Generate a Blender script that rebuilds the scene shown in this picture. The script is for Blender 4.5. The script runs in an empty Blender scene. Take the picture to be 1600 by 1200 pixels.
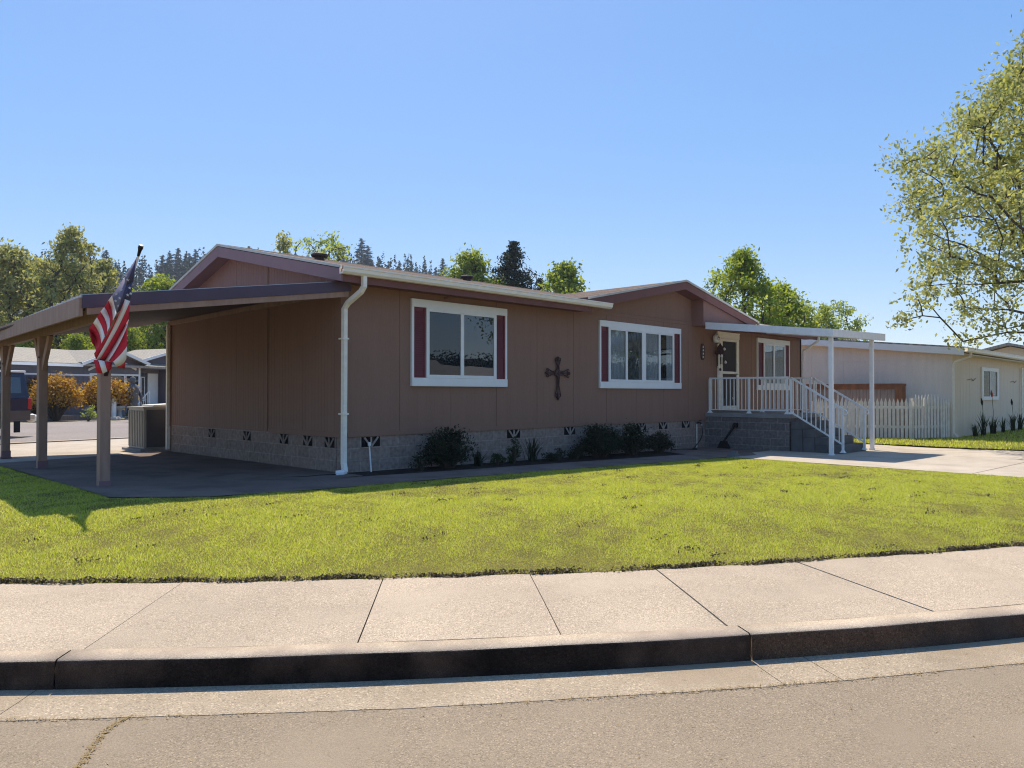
import bpy, math, random
import numpy as np
from mathutils import Vector, Matrix, geometry
random.seed(7)
R = math.radians
SC = bpy.context.scene
COL = SC.collection

# ------------------------------------------------------------------ helpers
class MB:
    """collects shapes and links them as one mesh object"""
    def __init__(s):
        s.v = []; s.f = []; s.m = []; s.cur = 0
    def add(s, vs, fs):
        o = len(s.v); s.v += [tuple(v) for v in vs]
        for f in fs:
            s.f.append([o + i for i in f]); s.m.append(s.cur)
    def box(s, x0, x1, y0, y1, z0, z1):
        s.add([(x0,y0,z0),(x1,y0,z0),(x1,y1,z0),(x0,y1,z0),(x0,y0,z1),(x1,y0,z1),(x1,y1,z1),(x0,y1,z1)],
              [(0,3,2,1),(4,5,6,7),(0,1,5,4),(1,2,6,5),(2,3,7,6),(3,0,4,7)])
        return s
    def hexa(s, b, t):
        """eight corners: bottom four, top four, same order"""
        s.add(list(b)+list(t), [(0,3,2,1),(4,5,6,7),(0,1,5,4),(1,2,6,5),(2,3,7,6),(3,0,4,7)]); return s
    def poly(s, pts):
        s.add(pts, [tuple(range(len(pts)))]); return s
    def prism(s, pts, d):
        n = len(pts); d = Vector(d)
        q = [tuple(Vector(p)+d) for p in pts]
        s.add(list(pts)+q, [tuple(range(n))[::-1], tuple(range(n, 2*n))] +
              [(i, (i+1) % n, n+(i+1) % n, n+i) for i in range(n)]); return s
    def tube(s, pts, r, n=8, cap=True):
        pts = [Vector(p) for p in pts]
        rs = r if isinstance(r, (list, tuple)) else [r]*len(pts)
        o = len(s.v); k = len(pts); ref = None
        for i, p in enumerate(pts):
            t = (pts[min(i+1, k-1)]-pts[max(i-1, 0)])
            t = t.normalized() if t.length > 1e-9 else Vector((0,0,1))
            if ref is None or abs(ref.dot(t)) > .95:
                ref = Vector((1,0,0)) if abs(t.x) < .8 else Vector((0,1,0))
            a = (ref - t*ref.dot(t)).normalized(); b = t.cross(a); ref = a
            for j in range(n):
                w = 2*math.pi*j/n + math.pi/n
                s.v.append(tuple(p + (a*math.cos(w)+b*math.sin(w))*rs[i]))
        for i in range(k-1):
            for j in range(n):
                s.f.append([o+i*n+j, o+i*n+(j+1) % n, o+(i+1)*n+(j+1) % n, o+(i+1)*n+j]); s.m.append(s.cur)
        if cap:
            s.f.append([o+j for j in range(n)][::-1]); s.m.append(s.cur)
            s.f.append([o+(k-1)*n+j for j in range(n)]); s.m.append(s.cur)
        return s
    def bar(s, p, q, w, h=None):
        """rectangular bar from p to q, w across (horizontal), h the other way"""
        h = h or w; p = Vector(p); q = Vector(q); t = (q-p).normalized()
        up = Vector((0,0,1)) if abs(t.z) < .95 else Vector((0,1,0))
        a = t.cross(up).normalized()*(w/2); b = a.cross(t).normalized()*(h/2)
        s.hexa([p-a-b, p+a-b, p+a+b, p-a+b], [q-a-b, q+a-b, q+a+b, q-a+b]); return s
    def lathe(s, c, prof, n=16):
        o = len(s.v); c = Vector(c)
        for (r, z) in prof:
            for j in range(n):
                w = 2*math.pi*j/n
                s.v.append((c.x+r*math.cos(w), c.y+r*math.sin(w), c.z+z))
        for i in range(len(prof)-1):
            for j in range(n):
                s.f.append([o+i*n+j, o+i*n+(j+1) % n, o+(i+1)*n+(j+1) % n, o+(i+1)*n+j]); s.m.append(s.cur)
        s.f.append([o+j for j in range(n)][::-1]); s.m.append(s.cur)
        s.f.append([o+(len(prof)-1)*n+j for j in range(n)]); s.m.append(s.cur)
        return s
    def build(s, name, mat, parent=None, smooth=False, bevel=0):
        org = origin(parent)
        me = bpy.data.meshes.new(name)
        me.from_pydata([(x-org[0], y-org[1], z-org[2]) for x, y, z in s.v], [], s.f)
        ms = mat if isinstance(mat, (list, tuple)) else [mat]
        for m in ms: me.materials.append(m)
        for p, i in zip(me.polygons, s.m): p.material_index = i; p.use_smooth = smooth
        me.update()
        o = bpy.data.objects.new(name, me); COL.objects.link(o)
        if parent: o.parent = parent
        if bevel:
            b = o.modifiers.new('bevel', 'BEVEL'); b.width = bevel; b.segments = 2; b.limit_method = 'ANGLE'; b.angle_limit = R(40)
        return o

def origin(p):
    if p is None: return (0,0,0)
    while p.parent: p = p.parent
    return tuple(p['org']) if 'org' in p else tuple(p.location)

def np_mesh(name, V, F, mat, parent=None, smooth=False, local=False):
    me = bpy.data.meshes.new(name)
    V = np.asarray(V, np.float32)
    if parent is not None and not local: V = V - np.array(origin(parent), np.float32)
    F = np.asarray(F, np.int32); k = F.shape[1]
    me.vertices.add(len(V)); me.vertices.foreach_set('co', V.ravel())
    me.loops.add(F.size); me.loops.foreach_set('vertex_index', F.ravel())
    me.polygons.add(len(F)); me.polygons.foreach_set('loop_start', np.arange(0, F.size, k, dtype=np.int32))
    me.polygons.foreach_set('loop_total', np.full(len(F), k, np.int32))
    if smooth: me.polygons.foreach_set('use_smooth', np.ones(len(F), bool))
    me.materials.append(mat); me.update(calc_edges=True)
    o = bpy.data.objects.new(name, me); COL.objects.link(o)
    if parent is not None: o.parent = parent
    return o

def thing(name, label, cat, loc=(0,0,0), rz=0, group=None, local=False):
    o = bpy.data.objects.new(name, None); COL.objects.link(o)
    o.empty_display_size = .2
    o.location = loc; o.rotation_euler = (0,0,rz)
    if local: o['org'] = (0.0,0.0,0.0)
    o['label'] = label; o['category'] = cat
    if group: o['group'] = group
    return o
def tag(o, label, cat, group=None):
    o['label'] = label; o['category'] = cat
    if group: o['group'] = group
    return o
def kind(o, k): o['kind'] = k; return o
def dup(root, loc, rz=None, sc=None, label=None):
    r = root.copy(); COL.objects.link(r); r.location = loc
    if rz is not None: r.rotation_euler = (0,0,rz)
    if sc is not None: r.scale = (sc,sc,sc) if not isinstance(sc, tuple) else sc
    if label: r['label'] = label
    for ch in list(root.children):
        c = ch.copy(); COL.objects.link(c); c.parent = r
        for g in ch.children:
            d = g.copy(); COL.objects.link(d); d.parent = c
    return r

# ------------------------------------------------------------------ materials
def mat(name, col, rough=.7, spec=.3, var=.12, scale=3., bump=0., bscale=60., stretch=(1,1,1), var2=0., scale2=40., metal=0.):
    m = bpy.data.materials.new(name); m.use_nodes = True
    nt = m.node_tree; N = nt.nodes; L = nt.links
    b = N['Principled BSDF']; b.inputs['Roughness'].default_value = rough
    b.inputs['Specular IOR Level'].default_value = spec; b.inputs['Metallic'].default_value = metal
    tc = N.new('ShaderNodeTexCoord'); mp = N.new('ShaderNodeMapping'); mp.inputs['Scale'].default_value = stretch
    L.new(tc.outputs['Object'], mp.inputs['Vector'])
    n1 = N.new('ShaderNodeTexNoise'); n1.inputs['Scale'].default_value = scale; n1.inputs['Detail'].default_value = 5
    L.new(mp.outputs[0], n1.inputs['Vector'])
    mr = N.new('ShaderNodeMapRange'); mr.inputs[1].default_value = .3; mr.inputs[2].default_value = .7
    mr.inputs[3].default_value = 1-var; mr.inputs[4].default_value = 1+var
    L.new(n1.outputs[0], mr.inputs[0])
    val = mr.outputs[0]
    if var2:
        n2 = N.new('ShaderNodeTexNoise'); n2.inputs['Scale'].default_value = scale2; n2.inputs['Detail'].default_value = 2
        L.new(mp.outputs[0], n2.inputs['Vector'])
        m2 = N.new('ShaderNodeMapRange'); m2.inputs[1].default_value = .3; m2.inputs[2].default_value = .7
        m2.inputs[3].default_value = 1-var2; m2.inputs[4].default_value = 1+var2
        L.new(n2.outputs[0], m2.inputs[0])
        mu = N.new('ShaderNodeMath'); mu.operation = 'MULTIPLY'; L.new(val, mu.inputs[0]); L.new(m2.outputs[0], mu.inputs[1]); val = mu.outputs[0]
    vm = N.new('ShaderNodeVectorMath'); vm.operation = 'SCALE'; vm.inputs[0].default_value = col[:3]
    L.new(val, vm.inputs['Scale']); L.new(vm.outputs[0], b.inputs['Base Color'])
    if bump:
        nb = N.new('ShaderNodeTexNoise'); nb.inputs['Scale'].default_value = bscale; nb.inputs['Detail'].default_value = 4
        L.new(mp.outputs[0], nb.inputs['Vector'])
        bp = N.new('ShaderNodeBump'); bp.inputs['Strength'].default_value = bump; bp.inputs['Distance'].default_value = .02
        L.new(nb.outputs[0], bp.inputs['Height']); L.new(bp.outputs[0], b.inputs['Normal'])
    m['_v'] = 0
    return m

def leaf_mat(name, cols, trans=.5, rough=.6, glow=1.25):
    """leaves: colour picked per leaf, light shining through"""
    m = bpy.data.materials.new(name); m.use_nodes = True
    nt = m.node_tree; N = nt.nodes; L = nt.links; N.clear()
    out = N.new('ShaderNodeOutputMaterial'); g = N.new('ShaderNodeNewGeometry')
    cr = N.new('ShaderNodeValToRGB'); e = cr.color_ramp.elements
    e[0].position = 0; e[0].color = (*cols[0],1); e[1].position = 1; e[1].color = (*cols[-1],1)
    for i, c in enumerate(cols[1:-1]):
        k = e.new((i+1)/(len(cols)-1)); k.color = (*c,1)
    L.new(g.outputs['Random Per Island'], cr.inputs[0])
    d = N.new('ShaderNodeBsdfPrincipled'); d.inputs['Roughness'].default_value = rough; d.inputs['Specular IOR Level'].default_value = .3
    t = N.new('ShaderNodeBsdfTranslucent'); mx = N.new('ShaderNodeMixShader'); mx.inputs[0].default_value = trans
    L.new(cr.outputs[0], d.inputs['Base Color'])
    hs = N.new('ShaderNodeHueSaturation'); hs.inputs['Value'].default_value = glow; hs.inputs['Saturation'].default_value = 1.1
    L.new(cr.outputs[0], hs.inputs['Color']); L.new(hs.outputs[0], t.inputs['Color'])
    L.new(d.outputs[0], mx.inputs[1]); L.new(t.outputs[0], mx.inputs[2]); L.new(mx.outputs[0], out.inputs[0])
    return m

def brick_mat(name, c1, c2, mortar, w, h, msize, axis, bump=.4, rough=.85, offs=.5, z0=0., var=.25):
    """courses of blocks or shingles; axis picks which plane the pattern lies in"""
    m = bpy.data.materials.new(name); m.use_nodes = True
    nt = m.node_tree; N = nt.nodes; L = nt.links
    b = N['Principled BSDF']; b.inputs['Roughness'].default_value = rough; b.inputs['Specular IOR Level'].default_value = .2
    tc = N.new('ShaderNodeTexCoord'); sp = N.new('ShaderNodeSeparateXYZ'); cb = N.new('ShaderNodeCombineXYZ')
    L.new(tc.outputs['Object'], sp.inputs[0])
    L.new(sp.outputs[axis[0]], cb.inputs[0])
    ad = N.new('ShaderNodeMath'); ad.operation = 'ADD'; ad.inputs[1].default_value = -z0
    L.new(sp.outputs[axis[1]], ad.inputs[0]); L.new(ad.outputs[0], cb.inputs[1])
    br = N.new('ShaderNodeTexBrick'); br.offset = offs; br.inputs['Scale'].default_value = 1
    br.inputs['Brick Width'].default_value = w; br.inputs['Row Height'].default_value = h; br.inputs['Mortar Size'].default_value = msize
    br.inputs['Mortar Smooth'].default_value = .3
    br.inputs['Color1'].default_value = (*c1,1); br.inputs['Color2'].default_value = (*c2,1); br.inputs['Mortar'].default_value = (*mortar,1)
    L.new(cb.outputs[0], br.inputs['Vector'])
    n = N.new('ShaderNodeTexNoise'); n.inputs['Scale'].default_value = 14; n.inputs['Detail'].default_value = 6
    L.new(tc.outputs['Object'], n.inputs['Vector'])
    mr = N.new('ShaderNodeMapRange'); mr.inputs[1].default_value = .3; mr.inputs[2].default_value = .7; mr.inputs[3].default_value = 1-var; mr.inputs[4].default_value = 1+var
    L.new(n.outputs[0], mr.inputs[0])
    vm = N.new('ShaderNodeVectorMath'); vm.operation = 'SCALE'; L.new(br.outputs[0], vm.inputs[0]); L.new(mr.outputs[0], vm.inputs['Scale'])
    L.new(vm.outputs[0], b.inputs['Base Color'])
    mu = N.new('ShaderNodeMath'); mu.operation = 'MULTIPLY_ADD'; mu.inputs[1].default_value = -1; L.new(br.outputs[1], mu.inputs[0])
    n3 = N.new('ShaderNodeTexNoise'); n3.inputs['Scale'].default_value = 90; L.new(tc.outputs['Object'], n3.inputs['Vector'])
    L.new(n3.outputs[0], mu.inputs[2])
    bp = N.new('ShaderNodeBump'); bp.inputs['Strength'].default_value = bump; bp.inputs['Distance'].default_value = .012
    L.new(mu.outputs[0], bp.inputs['Height']); L.new(bp.outputs[0], b.inputs['Normal'])
    return m

def glass_mat(name, tint=(.02,.025,.03), ior=1.9, clear=0., fmax=1.):
    """window glass: mirror-like film over a dark room, or partly clear"""
    m = bpy.data.materials.new(name); m.use_nodes = True
    nt = m.node_tree; N = nt.nodes; L = nt.links; N.clear()
    out = N.new('ShaderNodeOutputMaterial'); lw = N.new('ShaderNodeLayerWeight'); lw.inputs[0].default_value = .5
    f0 = ((ior-1)/(ior+1))**2
    pw = N.new('ShaderNodeMath'); pw.operation = 'POWER'; pw.inputs[1].default_value = 4.5; L.new(lw.outputs['Facing'], pw.inputs[0])
    fr = N.new('ShaderNodeMath'); fr.operation = 'MULTIPLY_ADD'; fr.inputs[1].default_value = fmax-f0; fr.inputs[2].default_value = f0; L.new(pw.outputs[0], fr.inputs[0])
    gl = N.new('ShaderNodeBsdfGlossy'); gl.inputs['Roughness'].default_value = .004
    gl.inputs['Color'].default_value = (.9,.95,1,1)
    df = N.new('ShaderNodeBsdfDiffuse'); df.inputs['Color'].default_value = (*tint,1)
    base = df.outputs[0]
    if clear:
        tr = N.new('ShaderNodeBsdfTransparent'); tr.inputs['Color'].default_value = (.8,.83,.84,1); mx0 = N.new('ShaderNodeMixShader'); mx0.inputs[0].default_value = clear
        L.new(df.outputs[0], mx0.inputs[1]); L.new(tr.outputs[0], mx0.inputs[2]); base = mx0.outputs[0]
    mx = N.new('ShaderNodeMixShader'); L.new(fr.outputs[0], mx.inputs[0]); L.new(base, mx.inputs[1]); L.new(gl.outputs[0], mx.inputs[2])
    nz = N.new('ShaderNodeTexNoise'); nz.inputs['Scale'].default_value = 1.2
    tc = N.new('ShaderNodeTexCoord'); L.new(tc.outputs['Object'], nz.inputs['Vector'])
    bp = N.new('ShaderNodeBump'); bp.inputs['Strength'].default_value = .02; bp.inputs['Distance'].default_value = .05
    L.new(nz.outputs[0], bp.inputs['Height']); L.new(bp.outputs[0], gl.inputs['Normal'])
    L.new(mx.outputs[0], out.inputs[0])
    return m

def ground_mat(name, c, speck, sscale, big=.15, bigscale=.8, fine=.25, fscale=160, bump=.35, rough=.9, tint=None, crack=None, slab=0.):
    """poured or worn paving: speckle of stones, stains and a rough surface"""
    m = bpy.data.materials.new(name); m.use_nodes = True
    nt = m.node_tree; N = nt.nodes; L = nt.links
    b = N['Principled BSDF']; b.inputs['Roughness'].default_value = rough; b.inputs['Specular IOR Level'].default_value = .15
    tc = N.new('ShaderNodeTexCoord')
    vo = N.new('ShaderNodeTexVoronoi'); vo.inputs['Scale'].default_value = sscale; L.new(tc.outputs['Object'], vo.inputs['Vector'])
    sx = N.new('ShaderNodeSeparateColor'); L.new(vo.outputs['Color'], sx.inputs[0])
    cr = N.new('ShaderNodeValToRGB'); e = cr.color_ramp.elements
    e[0].position = .0; e[0].color = (*[x*(1-speck) for x in c],1); e[1].position = 1; e[1].color = (*[x*(1+speck*1.6) for x in c],1)
    k = e.new(.3); k.color = (*c,1); k = e.new(.85); k.color = (*[x*1.05 for x in c],1)
    L.new(sx.outputs[0], cr.inputs[0])
    n1 = N.new('ShaderNodeTexNoise'); n1.inputs['Scale'].default_value = bigscale; n1.inputs['Detail'].default_value = 7; n1.inputs['Roughness'].default_value = .65
    n2 = N.new('ShaderNodeTexNoise'); n2.inputs['Scale'].default_value = fscale; n2.inputs['Detail'].default_value = 2
    for n in (n1, n2): L.new(tc.outputs['Object'], n.inputs['Vector'])
    a = N.new('ShaderNodeMapRange'); a.inputs[1].default_value = .3; a.inputs[2].default_value = .7; a.inputs[3].default_value = 1-big; a.inputs[4].default_value = 1+big
    d = N.new('ShaderNodeMapRange'); d.inputs[1].default_value = .25; d.inputs[2].default_value = .75; d.inputs[3].default_value = 1-fine; d.inputs[4].default_value = 1+fine
    L.new(n1.outputs[0], a.inputs[0]); L.new(n2.outputs[0], d.inputs[0])
    mu = N.new('ShaderNodeMath'); mu.operation = 'MULTIPLY'; L.new(a.outputs[0], mu.inputs[0]); L.new(d.outputs[0], mu.inputs[1])
    if slab:
        gi = N.new('ShaderNodeNewGeometry'); ri = N.new('ShaderNodeMapRange'); ri.inputs[3].default_value = 1-slab; ri.inputs[4].default_value = 1+slab; L.new(gi.outputs['Random Per Island'], ri.inputs[0])
        m0 = N.new('ShaderNodeMath'); m0.operation = 'MULTIPLY'; L.new(mu.outputs[0], m0.inputs[0]); L.new(ri.outputs[0], m0.inputs[1]); mu = m0
    col = cr.outputs[0]
    if tint:
        n4 = N.new('ShaderNodeTexNoise'); n4.inputs['Scale'].default_value = 1.7; n4.inputs['Detail'].default_value = 6; L.new(tc.outputs['Object'], n4.inputs['Vector'])
        r4 = N.new('ShaderNodeMapRange'); r4.inputs[1].default_value = .48; r4.inputs[2].default_value = .68; L.new(n4.outputs[0], r4.inputs[0])
        mc = N.new('ShaderNodeMix'); mc.data_type = 'RGBA'; L.new(r4.outputs[0], mc.inputs[0]); L.new(col, mc.inputs[6]); mc.inputs[7].default_value = (*tint,1); col = mc.outputs[2]
    vm = N.new('ShaderNodeVectorMath'); vm.operation = 'SCALE'; L.new(col, vm.inputs[0]); L.new(mu.outputs[0], vm.inputs['Scale'])
    col = vm.outputs[0]
    if crack:
        nw = N.new('ShaderNodeTexNoise'); nw.inputs['Scale'].default_value = 2.5; L.new(tc.outputs['Object'], nw.inputs['Vector'])
        mw = N.new('ShaderNodeMix'); mw.data_type = 'RGBA'; mw.inputs[0].default_value = .25; L.new(tc.outputs['Object'], mw.inputs[6]); L.new(nw.outputs['Color'], mw.inputs[7])
        vc = N.new('ShaderNodeTexVoronoi'); vc.feature = 'DISTANCE_TO_EDGE'; vc.inputs['Scale'].default_value = crack; L.new(mw.outputs[2], vc.inputs['Vector'])
        rc = N.new('ShaderNodeMapRange'); rc.inputs[1].default_value = .0; rc.inputs[2].default_value = .006; rc.inputs[3].default_value = .55; rc.inputs[4].default_value = 1
        L.new(vc.outputs[0], rc.inputs[0])
        v2 = N.new('ShaderNodeVectorMath'); v2.operation = 'SCALE'; L.new(col, v2.inputs[0]); L.new(rc.outputs[0], v2.inputs['Scale']); col = v2.outputs[0]
    L.new(col, b.inputs['Base Color'])
    bp = N.new('ShaderNodeBump'); bp.inputs['Strength'].default_value = bump; bp.inputs['Distance'].default_value = .006
    ad = N.new('ShaderNodeMath'); ad.operation = 'ADD'; L.new(n2.outputs[0], ad.inputs[0]); L.new(vo.outputs['Distance'], ad.inputs[1])
    L.new(ad.outputs[0], bp.inputs['Height']); L.new(bp.outputs[0], b.inputs['Normal'])
    return m

def siding_mat(name, col, var=.1):
    """painted panel siding, a little streaked up and down"""
    return mat(name, col, rough=.62, spec=.25, var=var, scale=2.2, stretch=(2.2,2.2,.35), bump=.12, bscale=45, var2=.05, scale2=30)

M = {}
M['siding'] = siding_mat('brown_siding', (.275,.158,.113), .05)
M['gable'] = siding_mat('gable_siding', (.29,.155,.13), .05)
M['trim_brown'] = mat('brown_trim', (.28,.16,.135), .6)
M['maroon'] = mat('maroon_fascia', (.19,.082,.075), .55, var=.08)
M['rake'] = mat('purple_brown_rake', (.25,.14,.148), .5, var=.07)
M['burgundy'] = mat('burgundy_shutter', (.165,.04,.046), .5, var=.06)
M['white'] = mat('white_vinyl', (.86,.85,.82), .45, var=.03)
M['rail'] = mat('white_railing_paint', (.84,.83,.80), .4, var=.05, scale=8)
M['cream'] = mat('cream_gutter', (.93,.86,.74), .45, var=.06, scale=5, stretch=(1,1,3))
M['cp_purple'] = mat('dark_purple_metal', (.085,.055,.085), .45, spec=.4, var=.08)
M['cp_brown'] = mat('brown_painted_wood', (.36,.225,.165), .65, var=.14, scale=4, stretch=(3,3,.6), bump=.15, bscale=60)
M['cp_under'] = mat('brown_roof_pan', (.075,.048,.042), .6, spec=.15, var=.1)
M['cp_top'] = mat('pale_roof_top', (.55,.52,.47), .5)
M['block'] = brick_mat('concrete_block', (.265,.20,.165), (.315,.24,.20), (.36,.285,.24), .4, .2, .011, ('X','Z'), z0=.72)
M['block_side'] = brick_mat('concrete_block_side', (.265,.20,.165), (.315,.24,.20), (.36,.285,.24), .4, .2, .011, ('Y','Z'), z0=.72)
M['porch_block'] = brick_mat('porch_block', (.16,.135,.125), (.20,.17,.155), (.26,.225,.20), .4, .2, .012, ('Y','Z'), z0=.735)
M['deck'] = mat('grey_concrete_cap', (.26,.25,.24), .85, var=.15, bump=.3)
M['vent'] = mat('roof_vent_paint', (.075,.048,.043), .6)
M['step'] = mat('dark_step_concrete', (.13,.125,.12), .85, var=.2, bump=.3)
M['shingle'] = brick_mat('brown_shingle', (.20,.135,.10), (.12,.085,.07), (.055,.042,.037), .3, .14, .012, ('X','Y'), bump=.8, rough=.95, var=.4)
M['shingle_grey'] = brick_mat('grey_shingle', (.34,.31,.28), (.28,.26,.24), (.19,.175,.16), .3, .14, .012, ('X','Y'), bump=.6, rough=.95, var=.25)
M['shingle_tan'] = brick_mat('tan_shingle', (.40,.36,.30), (.36,.32,.27), (.24,.215,.19), .3, .14, .012, ('X','Y'), bump=.6, rough=.95, var=.2)
M['black'] = mat('black_paint', (.012,.011,.012), .5)
M['dark'] = mat('dark_void', (.008,.007,.007), .9)
M['iron'] = mat('dark_wrought_iron', (.06,.026,.026), .5, spec=.4)
M['glass'] = glass_mat('window_glass', (.014,.018,.024), 2.0)
M['glass_dim'] = glass_mat('screened_window_glass', (.012,.016,.022), 1.72)
M['glass2'] = glass_mat('clear_window_glass', (.02,.022,.026), 1.62, clear=.9)
M['glass3'] = glass_mat('plain_window_glass', (.02,.02,.022), 1.25, clear=.9, fmax=.22)
M['screen'] = mat('dark_screen_mesh', (.03,.02,.02), .6)
M['door'] = mat('dark_door_paint', (.04,.018,.016), .45)
M['curtain'] = mat('sheer_curtain', (.8,.8,.8), .9, var=.15, scale=6, stretch=(4,4,.3))
M['curtain_dark'] = mat('patterned_curtain', (.22,.22,.2), .9, var=.6, scale=9)
M['concrete'] = ground_mat('sidewalk_concrete', (.42,.338,.25), .38, 150, big=.11, bigscale=.9, fine=.34, fscale=150, bump=.35, tint=(.44,.355,.265), slab=.05)
M['kerbc'] = ground_mat('kerb_concrete', (.43,.35,.265), .25, 170, big=.15, bigscale=2.5, fine=.2, bump=.4, tint=(.30,.24,.19))
M['grime_shade'] = ground_mat('kerb_grime_shade', (.022,.015,.011), .4, 120, big=.5, bigscale=3, fine=.4, bump=.5, tint=(.085,.055,.038))  # kerb face: grime, with the face's shade darkened into the colour
M['grime_shade_pale'] = ground_mat('kerb_stain_shade', (.10,.06,.037), .4, 120, big=.3, bigscale=3, fine=.4, bump=.5, tint=(.06,.045,.035))  # right-hand kerb face: paler stain, shade also mixed into the colour
M['pan'] = ground_mat('gutter_concrete', (.375,.30,.215), .32, 120, big=.14, bigscale=1.6, fine=.22, fscale=200, bump=.5, tint=(.32,.25,.175))
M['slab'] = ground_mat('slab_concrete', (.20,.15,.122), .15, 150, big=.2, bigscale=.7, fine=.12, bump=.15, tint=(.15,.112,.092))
M['drive'] = ground_mat('driveway_concrete', (.46,.395,.32), .18, 150, big=.14, bigscale=.6, fine=.12, bump=.15, tint=(.40,.335,.27))
M['asphalt'] = ground_mat('worn_asphalt', (.26,.205,.145), .32, 150, big=.12, bigscale=.5, fine=.26, fscale=210, bump=.35, tint=(.28,.222,.158))
M['asphalt_far'] = ground_mat('far_asphalt', (.26,.225,.205), .25, 40, big=.12, bigscale=.25, fine=.15, bump=.2)
M['gravel'] = ground_mat('gravel_dirt', (.30,.255,.20), .4, 45, big=.25, bigscale=.3, fine=.3, fscale=60, bump=.6, tint=(.19,.19,.085))
M['bark'] = ground_mat('dark_soil', (.035,.026,.02), .5, 40, big=.3, bigscale=1., fine=.4, fscale=70, bump=.8)
M['turf'] = ground_mat('lawn_soil', (.13,.115,.02), .45, 60, big=.25, bigscale=.7, fine=.35, fscale=90, bump=.8, tint=(.13,.11,.024))
M['wood_grey'] = mat('weathered_wood', (.25,.20,.185), .8, var=.2, scale=4, stretch=(6,6,.5))
M['wood_orange'] = mat('rusty_orange_wood', (.21,.088,.045), .7, var=.3, scale=5, stretch=(1,1,.4))
M['neigh'] = siding_mat('cream_siding', (.85,.75,.64), .05)
M['neigh2'] = siding_mat('cream_siding_front', (.78,.65,.50), .05)
M['picket'] = mat('weathered_white_paint', (.84,.79,.72), .6, var=.1, scale=6)
M['far_wall'] = siding_mat('blue_grey_siding', (.165,.165,.195), .08)
M['far_purple'] = siding_mat('purple_grey_siding', (.19,.155,.175), .06)
M['red'] = mat('flag_red', (.60,.028,.045), .8, var=.08)
M['fwhite'] = mat('flag_white', (.86,.80,.73), .8, var=.05)
M['blue'] = mat('flag_blue_lit', (.17,.155,.22), .8, var=.1)  # canton left of the fold, its light put into the blue
M['navy'] = mat('flag_blue_shaded', (.075,.07,.13), .8, var=.1)  # same canton right of the fold, darkened as the shaded side
M['star'] = mat('flag_star_white', (.55,.53,.55), .8)
M['truck'] = mat('dark_blue_car_paint', (.010,.014,.045), .18, spec=.6, var=.03)
M['truck2'] = mat('tan_lower_paint', (.09,.07,.06), .3, spec=.5)
M['rubber'] = mat('tyre_rubber', (.015,.015,.016), .8)
M['chrome'] = mat('bright_metal', (.55,.55,.55), .25, metal=.9)
M['tail'] = mat('red_lens', (.45,.02,.02), .2, spec=.6)
M['beige_metal'] = mat('beige_metal', (.40,.375,.325), .5, var=.06)
M['grille'] = mat('dark_grey_grille', (.09,.09,.10), .5, var=.1)
M['bark_tree'] = mat('tree_bark', (.085,.065,.048), .9, var=.35, scale=5, stretch=(3,3,.5), bump=.6, bscale=20)
M['conifer_bark'] = mat('conifer_bark', (.055,.04,.032), .9, var=.3)
M['hose'] = mat('black_hose', (.02,.02,.022), .5)
M['stone'] = mat('pale_stone', (.45,.42,.38), .8, var=.2, bump=.4)
M['bronze'] = mat('dark_stone_figure', (.12,.115,.12), .7, var=.2)
M['soil_edge'] = mat('dead_thatch', (.07,.05,.03), .95, var=.4)
M['straw'] = leaf_mat('dry_straw', [(0.315,0.225,0.090),(0.225,0.150,0.060),(0.375,0.285,0.135)], .2)
M['thatch'] = leaf_mat('dead_edge_litter', [(.05,.035,.02),(.12,.085,.045),(.22,.17,.10),(.03,.022,.015),(.10,.10,.03)], .15)
M['grass'] = leaf_mat('sunny_grass', [(0.372,0.423,0.046),(0.483,0.501,0.061),(0.261,0.322,0.036),(0.605,0.577,0.139),(0.423,0.467,0.046),(0.645,0.611,0.303),(0.323,0.388,0.040)], .5, glow=1.7)
M['leaf_maple'] = leaf_mat('spring_maple_leaf', [(0.286,0.312,0.100),(0.430,0.436,0.141),(0.171,0.195,0.075),(0.545,0.529,0.133),(0.358,0.342,0.166),(0.229,0.280,0.100)], .42)
M['leaf_spring'] = leaf_mat('fresh_spring_leaf', [(0.204,0.286,0.044),(0.326,0.388,0.061),(0.143,0.204,0.041),(0.408,0.428,0.072),(0.224,0.265,0.061)], .5)
M['leaf_pale'] = leaf_mat('pale_spring_leaf', [(0.293,0.358,0.078),(0.390,0.434,0.104),(0.195,0.245,0.065),(0.423,0.471,0.130)], .5)
M['leaf_cotton'] = leaf_mat('olive_leaf', [(0.280,0.294,0.090),(0.420,0.406,0.126),(0.182,0.196,0.078),(0.476,0.462,0.140),(0.308,0.280,0.140)], .45)
M['needle'] = leaf_mat('dark_needle', [(0.016,0.029,0.016),(0.026,0.044,0.021),(0.039,0.055,0.026)], .1, .8)
M['needle_far'] = leaf_mat('forest_needle', [(0.033,0.051,0.033),(0.048,0.069,0.042),(0.068,0.083,0.053)], .1, .8)
M['shrub_dark'] = leaf_mat('dark_shrub_leaf', [(.012,.02,.012),(.022,.034,.014),(.035,.05,.018)], .25)
M['shrub_green'] = leaf_mat('green_shrub_leaf', [(.03,.055,.015),(.05,.08,.02),(.018,.03,.012)], .35)
M['shrub_red'] = leaf_mat('orange_maple_leaf', [(0.476,0.265,0.044),(0.574,0.361,0.070),(0.337,0.156,0.044),(0.237,0.121,0.044),(0.614,0.434,0.106)], .45)
M['flower_white'] = leaf_mat('cream_flower', [(.6,.55,.35),(.7,.65,.5)], .3)
M['hill'] = mat('hill_soil', (.04,.05,.03), .95, var=.3, scale=.05)

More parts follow.
